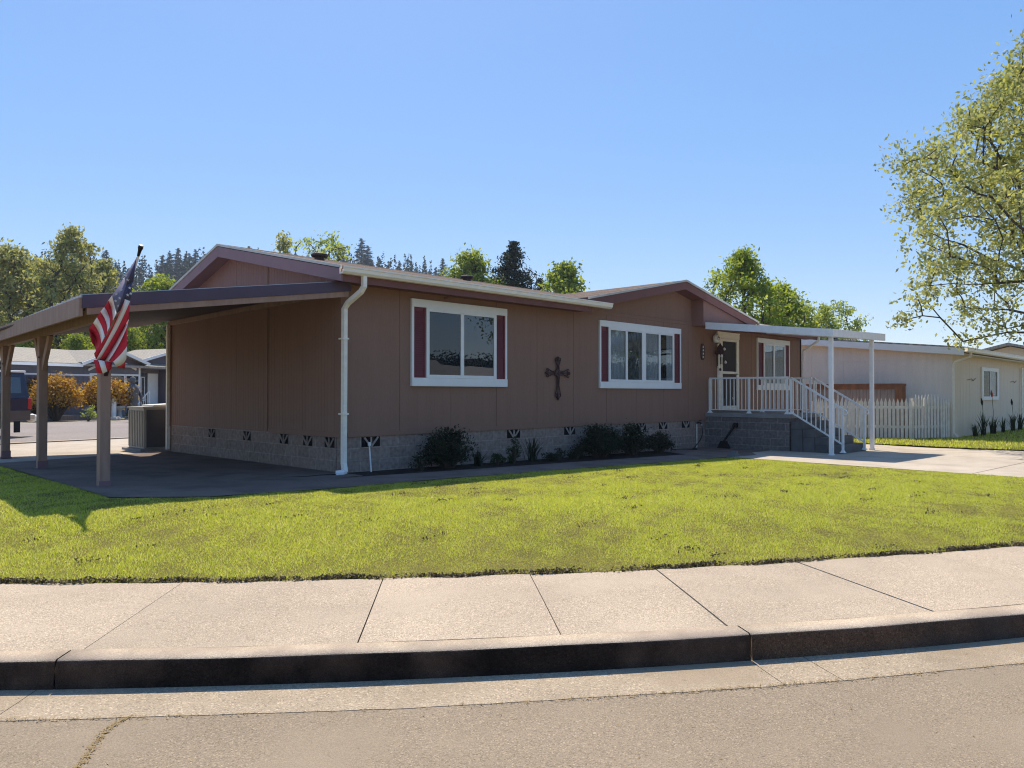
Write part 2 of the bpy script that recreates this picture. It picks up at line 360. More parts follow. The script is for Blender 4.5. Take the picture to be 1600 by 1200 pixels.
# ------------------------------------------------------------------ kerb curve and terrain
KE = np.array([(-6.17,-6.03),(-5.67,-6.49),(-5.16,-6.94),(-4.63,-7.4),(-4.08,-7.86),(-3.48,-8.33),(-2.83,-8.81),(-2.08,-9.3),(-1.24,-9.83)])
K0 = KE[4]; kd = (KE[-1]-KE[0]); kd = kd/np.linalg.norm(kd); kn = np.array((-kd[1], kd[0]))
_s = (KE-K0)@kd; _o = (KE-K0)@kn
KQ = np.polyfit(_s, _o, 2)
def kerb(s, off=0.):
    o = np.polyval(KQ, s); sl = 2*KQ[0]*s+KQ[1]
    t = np.array((1, sl))/math.hypot(1, sl); n = np.array((-t[1], t[0]))
    p = np.array((s, o))+n*off
    q = K0+kd*p[0]+kn*p[1]
    return (float(q[0]), float(q[1]))
def koff(x, y):
    d = np.array((x, y))-K0; s = d@kd; o = d@kn
    sl = 2*KQ[0]*s+KQ[1]
    return (o-np.polyval(KQ, s))/math.hypot(1, sl)
def ks(x, y):
    return min(np.arange(-6, 8, .01), key=lambda s: (kerb(s)[0]-x)**2+(kerb(s)[1]-y)**2)
SWB = 1.72                                  # back edge of the sidewalk
def G(x, y):
    b = float(np.interp(x, [-30,-5,-3.5,0,6,12,18,24,60], [.25,.2,.17,.12,.03,-.04,-.08,-.1,-.1]))
    if y > 10: b = b+(.2-b)*min(1, (y-10)/15)
    t = (koff(x, y)-SWB)/3.2; t = max(0., min(1., t)); t = t*t*(3-2*t)
    return b*t
def inside(p, poly):
    x, y = p; c = False; n = len(poly)
    for i in range(n):
        x1, y1 = poly[i]; x2, y2 = poly[(i+1) % n]
        if (y1 > y) != (y2 > y) and x < (x2-x1)*(y-y1)/(y2-y1)+x1: c = not c
    return c
def sheet(name, poly, step, zoff, m, zf=G, k='structure'):
    """a paving or turf sheet that follows the terrain inside an outline"""
    pts = []
    n = len(poly)
    for i in range(n):
        a = np.array(poly[i]); b = np.array(poly[(i+1) % n]); q = max(1, int(np.linalg.norm(b-a)/step))
        for j in range(q): pts.append(Vector(a+(b-a)*j/q))
    nb = len(pts); ring = [(i, (i+1) % nb) for i in range(nb)]
    xs = [p[0] for p in poly]; ys = [p[1] for p in poly]
    rp = [tuple(p) for p in pts]
    x = min(xs)+step*.5
    while x < max(xs):
        y = min(ys)+step*.5
        while y < max(ys):
            if inside((x, y), poly): pts.append(Vector((x, y)))
            y += step
        x += step
    vo, eo, fo = geometry.delaunay_2d_cdt(pts, ring, [list(range(nb))], 1, 1e-4)[:3]
    mb = MB(); mb.add([(v.x, v.y, zf(v.x, v.y)+zoff) for v in vo], fo)
    o = mb.build(name, m, smooth=True)
    if k: o['kind'] = k
    return o
flat = lambda z: (lambda x, y: z)

# base ground, far out to the horizon
gx = np.concatenate([[-700,-400,-200,-100,-60], np.arange(-30, 50.1, .6), [60,80,120,200,400,700]])
gy = np.concatenate([[-700,-400,-200,-100,-60,-40], np.arange(-28, 60.1, .6), [80,120,200,400,700]])
V = []
for yy in gy:
    for xx in gx:
        if abs(xx) > 61 or abs(yy) > 61: z = -.2
        else: z = (G(xx, yy)-.05) if koff(xx, yy) > 1.1 else -.3
        V.append((xx, yy, z))
nx = len(gx)
F = [(j*nx+i, j*nx+i+1, (j+1)*nx+i+1, (j+1)*nx+i) for j in range(len(gy)-1) for i in range(nx-1)]
kind(np_mesh('ground', V, F, M['gravel'], smooth=True), 'structure')

# road in front
S = np.arange(-22, 26.01, .5)
mb = MB(); vs = []
for s in S:
    for off in (-.40, -.9, -2.2, -4.2, -6.5, -8.6): vs.append((*kerb(s, off), -.1545+(.024 if off < -2 else 0)+(.03 if off < -4 else 0)))
mb.add(vs, [(i*6+j, (i+1)*6+j, (i+1)*6+j+1, i*6+j+1) for i in range(len(S)-1) for j in range(5)])
kind(mb.build('road', M['asphalt'], smooth=True), 'structure')
# joints read off the slabs
J = [((-5.82,-6.18),(-4.69,-4.94)),((-4.64,-7.16),(-3.6,-6.01)),((-3.77,-8.0),(-2.68,-6.72)),((-2.95,-8.68),(-1.83,-7.34)),((-1.66,-9.45),(-.9,-8.28))]
jf = [ks(*kerb(ks(*a))) for a, b in J]; 
jb = [min(np.arange(-8, 9, .01), key=lambda s: (kerb(s, SWB)[0]-b[0])**2+(kerb(s, SWB)[1]-b[1])**2) for a, b in J]
d0 = 1.45
fs = [jf[0]-d0*k for k in range(9, 0, -1)]+jf+[jf[-1]+d0*k for k in range(1, 14)]
bs = [jb[0]-d0*k for k in range(9, 0, -1)]+jb+[jb[-1]+d0*k for k in range(1, 14)]
mb = MB()
for i in range(len(fs)-1):
    n = 6; gpf = .004 if i % 2 else .006
    a = []
    for k in range(n+1):
        t = k/n; sf = fs[i]+gpf+(fs[i+1]-fs[i]-2*gpf)*t; sb = bs[i]+gpf+(bs[i+1]-bs[i]-2*gpf)*t
        row = []
        for q in range(7):
            u = q/6; so = sf+(sb-sf)*u; row.append((*kerb(so, .172+(SWB-.172)*u), .004*math.sin(i*2.1)+.003*u))
        a.append(row)
    o = len(mb.v)
    mb.v += [p for r in a for p in r]
    for k in range(n):
        for q in range(6): mb.f.append([o+k*7+q, o+(k+1)*7+q, o+(k+1)*7+q+1, o+k*7+q+1]); mb.m.append(0)
    ring = [k*7 for k in range(n+1)]+[n*7+q for q in range(1, 7)]+[k*7+6 for k in range(n-1, -1, -1)]+[q for q in range(5, 0, -1)]
    lo = len(mb.v); mb.v += [(mb.v[o+r][0], mb.v[o+r][1], -.12) for r in ring]
    for k in range(len(ring)):
        k2 = (k+1) % len(ring); mb.f.append([o+ring[k2], o+ring[k], lo+k, lo+k2]); mb.m.append(0)
kind(mb.build('sidewalk', M['concrete']), 'structure')
# kerb: swept rounded profile, cut at joints
prof = [(-.022,-.175),(-.017,-.155),(-.008,-.05),(-.006,-.020),(.002,-.006),(.016,.001),(.165,.003),(.165,-.1)]
kj = [jf[0]-3.0*k for k in range(4, 0, -1)]+[jf[0]-.06, jf[3]+.06]+[jf[3]+3.05*k for k in range(1, 7)]
mb = MB()
for i in range(len(kj)-1):
    n = 16; o = len(mb.v)
    for k in range(n+1):
        s = kj[i]+.005+(kj[i+1]-kj[i]-.01)*k/n
        for (off, z) in prof: mb.v.append((*kerb(s, off), z+.002*math.sin(s*5)))
    P = len(prof)
    for k in range(n):
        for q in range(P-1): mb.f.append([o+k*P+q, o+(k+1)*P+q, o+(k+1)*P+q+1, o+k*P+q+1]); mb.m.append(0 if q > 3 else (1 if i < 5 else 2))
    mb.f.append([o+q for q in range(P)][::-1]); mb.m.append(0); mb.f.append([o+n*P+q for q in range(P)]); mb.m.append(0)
kind(mb.build('kerb', [M['kerbc'], M['grime_shade'], M['grime_shade_pale']], smooth=True), 'structure')
mb = MB()
pj = [jf[0]-3.0*k for k in range(4, 0, -1)]+[jf[0]-.15, jf[3]+.05, jf[3]+.4]+[jf[3]+3.05*k for k in range(1, 7)]
rng = random.Random(3)
for i in range(len(pj)-1):
    n = 40; o = len(mb.v)
    for k in range(n+1):
        s = pj[i]+.002+(pj[i+1]-pj[i]-.004)*k/n
        w = -.405+.006*math.sin(s*3.1)+rng.uniform(-.004, .004)
        for off, z in ((-.005,-.152),(-.2,-.153),(w,-.1515),(w-.006,-.18)): mb.v.append((*kerb(s, off), z))
    for k in range(n):
        for q in range(3): mb.f.append([o+k*4+q+1, o+k*4+q, o+(k+1)*4+q, o+(k+1)*4+q+1][::-1]); mb.m.append(0)
kind(mb.build('gutter_pan', M['pan']), 'structure')

# sheets round the house
sb = [kerb(s, SWB+.01) for s in np.arange(-15, 14.01, .5)]
sb = [p for p in sb if p[0] < 8.3]
lawn_poly = sb+[(8.35,-8.1),(8.8,-2.37),(3.74,-1.99),(.78,-1.83),(-1.3,-1.82),(-2.97,-1.6),(-3.9,-.9),(-3.84,1.4),(-3.77,4.8),(-3.0,11.3),(-20,5.4)]
sheet('lawn', lawn_poly, .35, .0, M['turf'])
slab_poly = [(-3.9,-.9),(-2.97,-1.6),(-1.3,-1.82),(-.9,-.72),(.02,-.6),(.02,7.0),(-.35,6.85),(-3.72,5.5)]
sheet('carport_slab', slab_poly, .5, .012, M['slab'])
sheet('driveway', [(-3.72,5.53),(-.35,6.88),(.02,7.03),(3.0,8.0),(3.3,13.6),(-3.0,11.4)], .6, .01, M['drive'])
sheet('garden_path', [(-1.3,-1.82),(.78,-1.83),(3.74,-1.99),(8.8,-2.37),(9.9,-2.46),(10.7,-1.95),(11.8,-1.9),(11.8,.0),(9.4,.0),(8.8,-1.29),(5.0,-1.0),(1.62,-.88),(-.15,-.74),(-.9,-.73)], .5, .014, M['slab'])  # right end carries the dark concrete into the porch shade to deepen it
sheet('flower_bed', [(.02,-.60),(-.15,-.72),(1.62,-.86),(5.0,-.98),(8.4,-1.26),(8.8,-1.28),(9.4,.0),(.02,.0)], .4, .006, M['bark'])
dr = [kerb(s, SWB+.01) for s in np.arange(6, 30, .6)]; dr = [p for p in dr if 8.3 < p[0] < 17]
drive_poly = [(8.8,-2.385),(8.37,-7.30),(12.6,-7.4),(16.3,-7.5),(16.6,-6.6),(16.2,-4.4),(16.6,-3.0),(16.8,.4),(11.82,.4),(11.82,-1.92),(10.7,-1.97),(9.9,-2.48)]
sheet('driveway', drive_poly, .7, .010, M['drive'])
sheet('driveway', [(8.36,-7.32)]+[(8.35,-8.1)]+dr+[(16.3,-7.52),(12.6,-7.42)], .7, .010, M['drive'])
sheet('lawn', [(17.2,-1.0),(17.4,-3.5),(17.2,-5.0),(17.6,-7.6),(20,-10.5),(45,-10.5),(45,-3.3),(22.6,-3.3),(22.6,-.5)], .8, .0, M['turf'])
# far street on the left
su = np.array((.942,.336)); sn = np.array((-.336,.942)); A0 = np.array((-2.08,11.84))
st = lambda a, b: tuple(A0+su*a+sn*b)
sheet('street', [st(-45,.0), st(45,.0), st(45,11.2), st(-45,11.2)], 2.0, .012, M['asphalt_far'])
mb = MB()
for a in np.arange(-44, 44, 3):
    for b0, b1 in ((.02,.28),):
        q = [st(a, b0), st(a+2.98, b0), st(a+2.98, b1), st(a, b1)]
        mb.prism([(*p, G(*p)-.02) for p in q], (0,0,.05))
kind(mb.build('street_edge', M['concrete']), 'structure')

# ------------------------------------------------------------------ lawn grass
def in_poly_np(P, poly):
    c = np.zeros(len(P), bool); n = len(poly)
    for i in range(n):
        x1, y1 = poly[i]; x2, y2 = poly[(i+1) % n]
        if y1 == y2: continue
        k = ((y1 > P[:,1]) != (y2 > P[:,1])) & (P[:,0] < (x2-x1)*(P[:,1]-y1)/(y2-y1)+x1); c ^= k
    return c
def koff_np(P):
    d = P-K0; s = d@kd; o = d@kn; sl = 2*KQ[0]*s+KQ[1]
    return (o-np.polyval(KQ, s))/np.hypot(1, sl)
def G_np(P):
    b = np.interp(P[:,0], [-30,-5,-3.5,0,6,12,18,24,60], [.25,.2,.17,.12,.03,-.04,-.08,-.1,-.1])
    b = np.where(P[:,1] > 10, b+(.2-b)*np.minimum(1, (P[:,1]-10)/15), b)
    t = np.clip((koff_np(P)-SWB)/3.2, 0, 1); return b*t*t*(3-2*t)
def patch(P, seed, f):
    r = np.random.default_rng(seed); v = np.zeros(len(P))
    for k in range(10):
        a = r.uniform(0, 6.28); q = f*r.uniform(.5, 2.2)
        v += np.sin(P[:,0]*math.cos(a)*q+P[:,1]*math.sin(a)*q+r.uniform(0, 6.28))
    return v/10**.5
def blades(P, h, w, rg, lean=.5):
    n = len(P); z = G_np(P)-.004
    a = rg.uniform(0, 2*np.pi, n); l = rg.uniform(.1, lean, n)*h; b = rg.uniform(0, 2*np.pi, n)
    base = np.c_[P, z]
    side = np.c_[np.cos(a), np.sin(a), np.zeros(n)]*(w/2)[:,None]
    tip = base+np.c_[np.cos(b)*l, np.sin(b)*l, h]
    V = np.stack([base-side, base+side, tip], 1).reshape(-1, 3)
    return V, np.arange(3*n).reshape(-1, 3)
CAM = np.array((-7.258,-10.921))
def scatter(poly, bbox, n, seed, near=1.0):
    r = np.random.default_rng(seed)
    P = np.c_[r.uniform(bbox[0], bbox[1], n), r.uniform(bbox[2], bbox[3], n)]
    d = np.hypot(*(P-CAM).T)
    f_ = (P-CAM)@np.array((.721,.693)); l_ = np.abs((P-CAM)@np.array((.693,-.721)))
    keep = r.uniform(0, 1, n) < np.clip((8.5/d)**1.5, .1, 1)*np.where(l_ < .95*f_+2., 1, .15)
    P = P[keep]; return P[in_poly_np(P, poly)], r
P, rg = scatter(lawn_poly, (-12, 9, -13, 9), 4300000, 5)
k = koff_np(P); pv = patch(P, 2, 2.2); p2 = patch(P, 9, 7.)
keep = (rg.uniform(0, 1, len(P)) < np.clip(.9+.22*pv+.2*p2, .42, 1)) & (rg.uniform(0, 1, len(P)) < np.clip((k-SWB)/.16, .25, 1))
P = P[keep]; pv = pv[keep]; p2 = p2[keep]
h = np.clip(rg.uniform(.012, .029, len(P))*(1+.22*pv+.15*p2), .012, .075); w = rg.uniform(.0038, .0066, len(P))*np.clip(np.hypot(*(P-CAM).T)/9, .8, 1.8)
V, F = blades(P, h, w, rg, 1.1)
kind(np_mesh('grass', V, F, M['grass']), 'stuff')
# ragged dead edge along the sidewalk
r = np.random.default_rng(8)
n = 15000; s = r.uniform(-6, 9, n)
o = SWB+np.abs(r.normal(0, .035, n))-.012+.02*np.sin(s*4)+.02*np.sin(s*9.7)
P = np.array([kerb(a, b) for a, b in zip(s, o)])
pv = patch(P, 4, 5.)
P = P[r.uniform(0, 1, n) < np.clip(.65+.5*pv, .1, 1)]; n = len(P)
c = np.c_[P, G_np(P)+r.uniform(.003, .032, n)]
d1 = r.normal(0, 1, (n,3)); d1 /= np.linalg.norm(d1, axis=1)[:,None]; d2 = np.cross(d1, r.normal(0, 1, (n,3))); d2 /= np.linalg.norm(d2, axis=1)[:,None]
a = r.uniform(.006, .017, n)[:,None]; b = a*r.uniform(.25, .8, (n,1))
V = np.stack([c-d1*a, c+d2*b, c+d1*a, c-d2*b], 1).reshape(-1, 3)
kind(np_mesh('edge_litter', V, np.arange(4*n).reshape(-1, 4), M['thatch']), 'stuff')
# small clumps of dead leaves and weeds in the turf
r = np.random.default_rng(12); cs = []
while len(cs) < 60:
    p = (r.uniform(-7, 7.5), r.uniform(-9, -2.2))
    if inside(p, lawn_poly): cs.append(p)
cs = np.array(cs); idx = r.integers(0, len(cs), 1300)
P = cs[idx]+r.normal(0, .05, (1300,2))*np.array((1.6,.8)); n = len(P)
c = np.c_[P, G_np(P)+r.uniform(.012, .035, n)]
d1 = r.normal(0, 1, (n,3)); d1 /= np.linalg.norm(d1, axis=1)[:,None]; d2 = np.cross(d1, r.normal(0, 1, (n,3))); d2 /= np.linalg.norm(d2, axis=1)[:,None]
a = r.uniform(.008, .02, n)[:,None]
V = np.stack([c-d1*a, c+d2*a*.5, c+d1*a, c-d2*a*.5], 1).reshape(-1, 3)
kind(np_mesh('leaf_litter', V, np.arange(4*n).reshape(-1, 4), M['thatch']), 'stuff')
# neighbour turf
P, rg = scatter([(17.0,-1.0),(17.2,-3.5),(17.0,-5.0),(17.5,-7.6),(20,-10.5),(36,-10.5),(36,-3.5),(22.6,-3.5),(22.6,-.5)], (16.8, 36, -10.5, -.4), 260000, 6)
V, F = blades(P, rg.uniform(.03, .09, len(P)), rg.uniform(.012, .022, len(P)), rg, .8)
kind(np_mesh('grass', V, F, M['grass']), 'stuff')
# dry straw caught in the gutter joint and along a crack in the road
r = np.random.default_rng(21); C_ = []
for _ in range(2600):
    s = r.uniform(-5, 7); 
    if r.uniform() < .35+.3*math.sin(s*1.9)+.35*(s > .8): C_.append((*kerb(s, -.41+r.normal(0, .012)), -.146))
ax, ay = (-5.80,-6.90); bx, by = (-6.20,-7.27)
for _ in range(300):
    t = r.uniform(); w = .004+.009*math.sin(3.1*t)
    C_.append((ax+(bx-ax)*t+r.normal(0, w), ay+(by-ay)*t+.05*math.sin(t*5)+r.normal(0, w), -.150))
for _ in range(260):
    s = r.uniform(-5, 7); C_.append((*kerb(s, -r.uniform(.05, 2.2)), -.147))
c = np.array(C_); n = len(c)
a = r.uniform(0, 6.28, n); d1 = np.c_[np.cos(a), np.sin(a), r.normal(0, .2, n)]*r.uniform(.006, .02, n)[:,None]; d2 = np.c_[-np.sin(a), np.cos(a), np.zeros(n)]*.0022
V = np.stack([c-d1, c+d2, c+d1+[0,0,.003], c-d2], 1).reshape(-1, 3)
kind(np_mesh('dry_straw', V, np.arange(4*n).reshape(-1, 4), M['straw']), 'stuff')
mb = MB()
for _ in range(46):
    s = r.uniform(-4.5, 6); x, y = kerb(s, -r.uniform(.45, 1.9)); q = r.uniform(.004, .009)
    mb.tube([(x, y, -.166), (x+.2*q, y, -.160+q*.6)], [q, q*.5], 5)
kind(mb.build('road_grit', M['black']), 'stuff')

# ------------------------------------------------------------------ the brown house
house = thing('manufactured_house', 'brown single storey house with burgundy shutters and a grey block skirting', 'house', (0,0,0))
ZT = 3.36
def grooves(a0, a1, pitch=.1, seam=1.22, gd=.0045):
    out = [(a0, 0.)]; a = a0+pitch
    k = 1
    while a < a1-.02:
        mm = (a-a0) % seam; big = min(mm, seam-mm) < .051
        w, d = (.006, .008) if big else (.004, gd)
        out += [(a-w, 0.), (a-w*.7, d), (a+w*.7, d), (a+w, 0.)]
        a += pitch
    out.append((a1, 0.)); return out
def siding(mb, a0, a1, zb, zt, plane, pos, sgn, pitch=.1):
    """grooved panel; plane 'Y' faces -Y at Y=pos, plane 'X' faces -X at X=pos; zt(a) is the top"""
    pr = grooves(a0, a1, pitch, gd=.0012 if plane == 'Y' else .003); o = len(mb.v)
    for a, d in pr:
        for z in (zb, zt(a)):
            mb.v.append((a, pos+d, z) if plane == 'Y' else (pos+d, a, z))
    for i in range(len(pr)-1):
        q = [o+2*i, o+2*i+2, o+2*i+3, o+2*i+1]
        mb.f.append(q if plane == 'Y' else q[::-1]); mb.m.append(mb.cur)
HX1 = 18.23; HY1 = 6.95; RY = 3.86; RZ = 4.42; EZ = 3.50
def roof_front(y): return EZ+(RZ-EZ)*(y+.45)/(RY+.45)
def roof_back(y): return RZ-(y-RY)*.30
def gtop(y): return (roof_front(y) if y < RY else roof_back(y))-.14
mb = MB(); siding(mb, .0, HX1, .72, lambda a: ZT, 'Y', 0., -1, .2032)
mb.box(0, HX1, .02, .1, .72, ZT)
mb.build('front_wall', M['siding'], house)
mb = MB(); siding(mb, 0., HY1, .74, lambda a: 3.08, 'X', 0., -1)
mb.box(.02, .1, 0.02, HY1, .74, 3.08); mb.box(0, HX1, HY1-.1, HY1, .7, 3.3); mb.box(HX1-.1, HX1, 0, HY1, .7, 3.4)
mb.build('end_wall', M['siding'], house)
mb = MB()
siding(mb, 0., RY, 3.08, gtop, 'X', -.004, -1); siding(mb, RY, HY1, 3.08, gtop, 'X', -.004, -1)
mb.build('gable_wall', M['gable'], house)
mb = MB(); mb.box(-.03, .0, -.03, .09, .72, 3.34); mb.box(-.02, .0, .09, .13, .72, 3.3)
mb.box(-.025, 0, HY1-.12, HY1, .72, 3.0); mb.box(-.018, -.003, 2.43, 2.50, .75, 4.0)
mb.box(-.016, .0, .1, 2.4, .72, .80); mb.box(.12, HX1, -.016, .0, .72, .79)
mb.build('corner_trim', M['siding'], house)
# block skirting with course joints, falling ground in front
mb = MB(); mb.box(.02, 11.9, .012, .16, -.35, .722); mb.build('block_skirting', M['block'], house)
mb = MB(); mb.box(.012, .16, .165, HY1-.03, -.35, .738); mb.build('block_skirting', M['block_side'], house)
# fan vents in the top course
def vent(along, pos, plane):
    mb = MB(); w = .385 if plane == 'Y' else .30; z0, z1 = .535, .708
    def P(a, z, d): return (along+a, .012-d, z) if plane == 'Y' else (.012-d, along+a, z)
    def slab(pts, d0, d1):
        mb.add([P(a, z, d0) for a, z in pts]+[P(a, z, d1) for a, z in pts],
               [tuple(range(len(pts))), tuple(range(len(pts), 2*len(pts)))]+[(i, (i+1) % len(pts), len(pts)+(i+1) % len(pts), len(pts)+i) for i in range(len(pts))])
    mb.cur = 1; slab([(-w/2,z0),(w/2,z0),(w/2,z1),(-w/2,z1)], 0, .002); mb.cur = 0
    for t in (-1, 0, 1):
        c = math.radians(t*42); L = .17 if t == 0 else .225
        dx, dz = math.sin(c), math.cos(c); n = .017
        b0 = (dx*.0, z0+.0); 
        slab([(-n*dz, z0+n*dx), (n*dz, z0-n*dx), (dx*L*.96+n*dz, z0+dz*L-n*dx), (dx*L*.96-n*dz, z0+dz*L+n*dx)], .0035+.001*(t+1), .018+.002*t)
    slab([(-w/2-.02,z0-.02),(w/2+.02,z0-.02),(w/2+.02,z0),(-w/2-.02,z0)], .001, .012)
    return mb.build('foundation_vent', [M['block_side'], M['dark']], house)
for x in (.61, 2.5, 4.17, 5.98, 6.89, 8.78, 9.75, 10.86): vent(x, 0, 'Y')
for y in (.36, 1.05, 1.86, 3.27, 4.8): vent(y, 0, 'X')
# roof: two slopes with thickness, and the cross gable
rf = MB(); t = .05
def slab_roof(mb, a, b, c, d):
    mb.hexa([Vector(p)-Vector((0,0,t)) for p in (a, b, c, d)], [a, b, c, d])
slab_roof(rf, (-.30,-.47,EZ-.004), (6.15,-.47,EZ-.004), (6.15,RY,RZ), (-.30,RY,RZ)); slab_roof(rf, (6.15,.12,roof_front(.12)), (14.05,.12,roof_front(.12)), (14.05,RY,RZ), (6.15,RY,RZ)); slab_roof(rf, (14.05,-.47,EZ-.004), (HX1+.3,-.47,EZ-.004), (HX1+.3,RY,RZ), (14.05,RY,RZ))
slab_roof(rf, (-.30,RY,RZ), (HX1+.3,RY,RZ), (HX1+.3,7.45,roof_back(7.45)), (-.30,7.45,roof_back(7.45)))
roof = rf.build('roof', M['shingle'], house)
DX, DZ, DH = 10.10, 4.38, 4.05
def dz(x): return DZ-abs(x-DX)*.2
rf = MB()
slab_roof(rf, (DX-DH,-.47,dz(DX-DH)), (DX,-.47,DZ), (DX,3.8,DZ), (DX-DH,3.8,dz(DX-DH)))
slab_roof(rf, (DX,-.47,DZ), (DX+DH,-.47,dz(DX+DH)), (DX+DH,3.8,dz(DX+DH)), (DX,3.8,DZ))
rf.build('cross_gable_roof', M['shingle'], house)
rc = MB(); rc.prism([(-.30,RY-.14,RZ-.026),(-.30,RY,RZ+.012),(-.30,RY+.14,RZ-.035),(-.30,RY,RZ+.004)], (HX1+.6,0,0)); rc.build('ridge_cap', M['shingle'], roof)
# rake boards at the left gable end
mb = MB()
def rake(mb, y0, z0, y1, z1, h, x0=-.30, x1=-.265):
    mb.add([(x0,y0,z0-h),(x0,y1,z1-h),(x0,y1,z1),(x0,y0,z0),(x1,y0,z0-h),(x1,y1,z1-h),(x1,y1,z1),(x1,y0,z0)],
           [(0,3,2,1),(4,5,6,7),(0,1,5,4),(1,2,6,5),(2,3,7,6),(3,0,4,7)])
rake(mb, -.47, EZ-.05, RY-.002, RZ-.05, .20, -.325, -.29); rake(mb, RY+.002, RZ-.05, 7.45, roof_back(7.45)-.05, .20, -.325, -.29)
mb.build('rake_board', M['rake'], house)
mb = MB(); rake(mb, -.48, EZ+.006, RY, RZ+.010, .045, -.34, -.303); rake(mb, RY, RZ+.010, 7.46, roof_back(7.46)+.008, .045, -.34, -.303)
mb.build('drip_edge', M['cp_top'], house)
mb = MB()    # gable soffit
mb.hexa([(-.29,-.44,EZ-.21),(.0,-.44,EZ-.21),(.0,RY,RZ-.21),(-.29,RY,RZ-.21)], [(-.29,-.44,EZ-.19),(.0,-.44,EZ-.19),(.0,RY,RZ-.19),(-.29,RY,RZ-.19)])
mb.hexa([(-.29,RY+.01,RZ-.21),(.0,RY+.01,RZ-.21),(.0,7.4,roof_back(7.4)-.21),(-.29,7.4,roof_back(7.4)-.21)], [(-.29,RY+.01,RZ-.19),(.0,RY+.01,RZ-.19),(.0,7.4,roof_back(7.4)-.19),(-.29,7.4,roof_back(7.4)-.19)])
mb.build('gable_soffit', M['rake'], house)
# front eave: fascia, soffit, gutter
mb = MB(); mb.box(-.29, 6.2, -.452, -.42, 3.25, 3.44); mb.build('eave_fascia', M['maroon'], house); mb = MB(); mb.box(13.97, HX1+.3, -.452, -.42, 3.25, 3.44); mb.build('eave_fascia', M['maroon'], house)
mb = MB(); mb.box(-.28, 6.2, -.42, -.002, 3.285, 3.315); mb.build('eave_soffit', M['maroon'], house); mb = MB(); mb.box(13.97, HX1+.28, -.42, -.002, 3.285, 3.315); mb.build('eave_soffit', M['maroon'], house)
def gutter(mb, x0, x1, y, z0, z1):
    pr = [(y, z1), (y, z0), (y-.08, z0), (y-.115, z0+.035), (y-.12, z1-.03), (y-.135, z1-.025), (y-.135, z1), (y-.115, z1), (y-.10, z0+.03), (y-.01, z0+.02), (y-.01, z1)]
    mb.prism([(x0, a, b) for a, b in pr], (x1-x0, 0, 0))
mb = MB(); gutter(mb, -.34, 6.80, -.455, 3.365, 3.485); mb.build('gutter', M['cream'], house); mb = MB(); gutter(mb, 13.97, HX1+.3, -.455, 3.365, 3.485); mb.build('gutter', M['cream'], house)
mb = MB()
mb.tube([(.10,-.50,3.37),(.10,-.50,3.20),(.085,-.44,3.12),(.02,-.16,2.95),(.005,-.085,2.86),(.005,-.075,.62),(-.005,-.09,.3),(-.03,-.16,.155)], .052, 4)
mb.box(-.055, .065, -.135, .0, 2.35, 2.375); mb.box(-.055, .065, -.135, .0, 1.1, 1.125)
mb.build('downspout', M['cream'], house)
mb = MB(); mb.tube([(-.05,HY1-.05,3.02),(-.05,HY1-.05,.18)], .05, 4); mb.build('downspout', M['cream'], house)
# cross gable front
mb = MB()
x0, x1 = DX-DH+.2, 11.15
pts = [(x0, .0, 3.3), (x1, .0, 3.3), (x1, .0, dz(x1)-.07), (DX, .0, DZ-.07), (x0, .0, dz(x0)-.07)]
mb.prism([(a, b-.012, c) for a, b, c in pts], (0, .1, 0))
mb.box(7.0, 11.15, -.022, -.013, 3.385, 3.405)
mb.build('cross_gable_wall', M['siding'], house)
mb = MB(); x2 = 13.95
mb.prism([(11.14,-.37,3.28),(x2,-.37,3.28),(x2,-.37,dz(x2)-.05),(11.14,-.37,dz(11.14)-.05)], (0,.358,0)); mb.build('gable_return', M['gable'], house)
mb = MB()
for xa, xb in ((DX-DH+.02, DX), (DX, DX+DH-.02)):
    za, zb = dz(xa)-.052, dz(xb)-.052
    mb.hexa([(xa,-.462,za-.19),(xb,-.462,zb-.19),(xb,-.425,zb-.19),(xa,-.425,za-.19)], [(xa,-.462,za),(xb,-.462,zb),(xb,-.425,zb),(xa,-.425,za)])
mb.build('cross_gable_rake', M['maroon'], house)
mb = MB()
for xa, xb in ((DX-DH-.02, DX), (DX, DX+DH)):
    za, zb = dz(xa)+.008, dz(xb)+.008
    mb.hexa([(xa,-.492,za-.05),(xb,-.492,zb-.05),(xb,-.472,zb-.05),(xa,-.472,za-.05)], [(xa,-.492,za),(xb,-.492,zb),(xb,-.472,zb),(xa,-.472,za)])
mb.build('cross_gable_drip_edge', M['cp_top'], house)
mb = MB()
for xa, xb in ((DX-DH+.05, DX), (DX, 11.13)):
    za, zb = dz(xa)-.10, dz(xb)-.10
    mb.hexa([(xa,-.424,za-.1),(xb,-.424,zb-.1),(xb,-.013,zb-.1),(xa,-.013,za-.1)], [(xa,-.424,za-.08),(xb,-.424,zb-.08),(xb,-.013,zb-.08),(xa,-.013,za-.08)])
mb.build('cross_gable_soffit', M['maroon'], house)
# roof vents
for x, y in ((1.05, 2.35), (5.9, 3.3)):
    z = roof_front(y); mb = MB(); mb.tube([(x,y,z-.05),(x,y,z+.06)], .10, 12); mb.lathe((x,y,z+.06), [(.155,0),(.165,.015),(.165,.05),(.15,.06)], 14)
    mb.build('roof_vent', M['vent'], house, smooth=False)

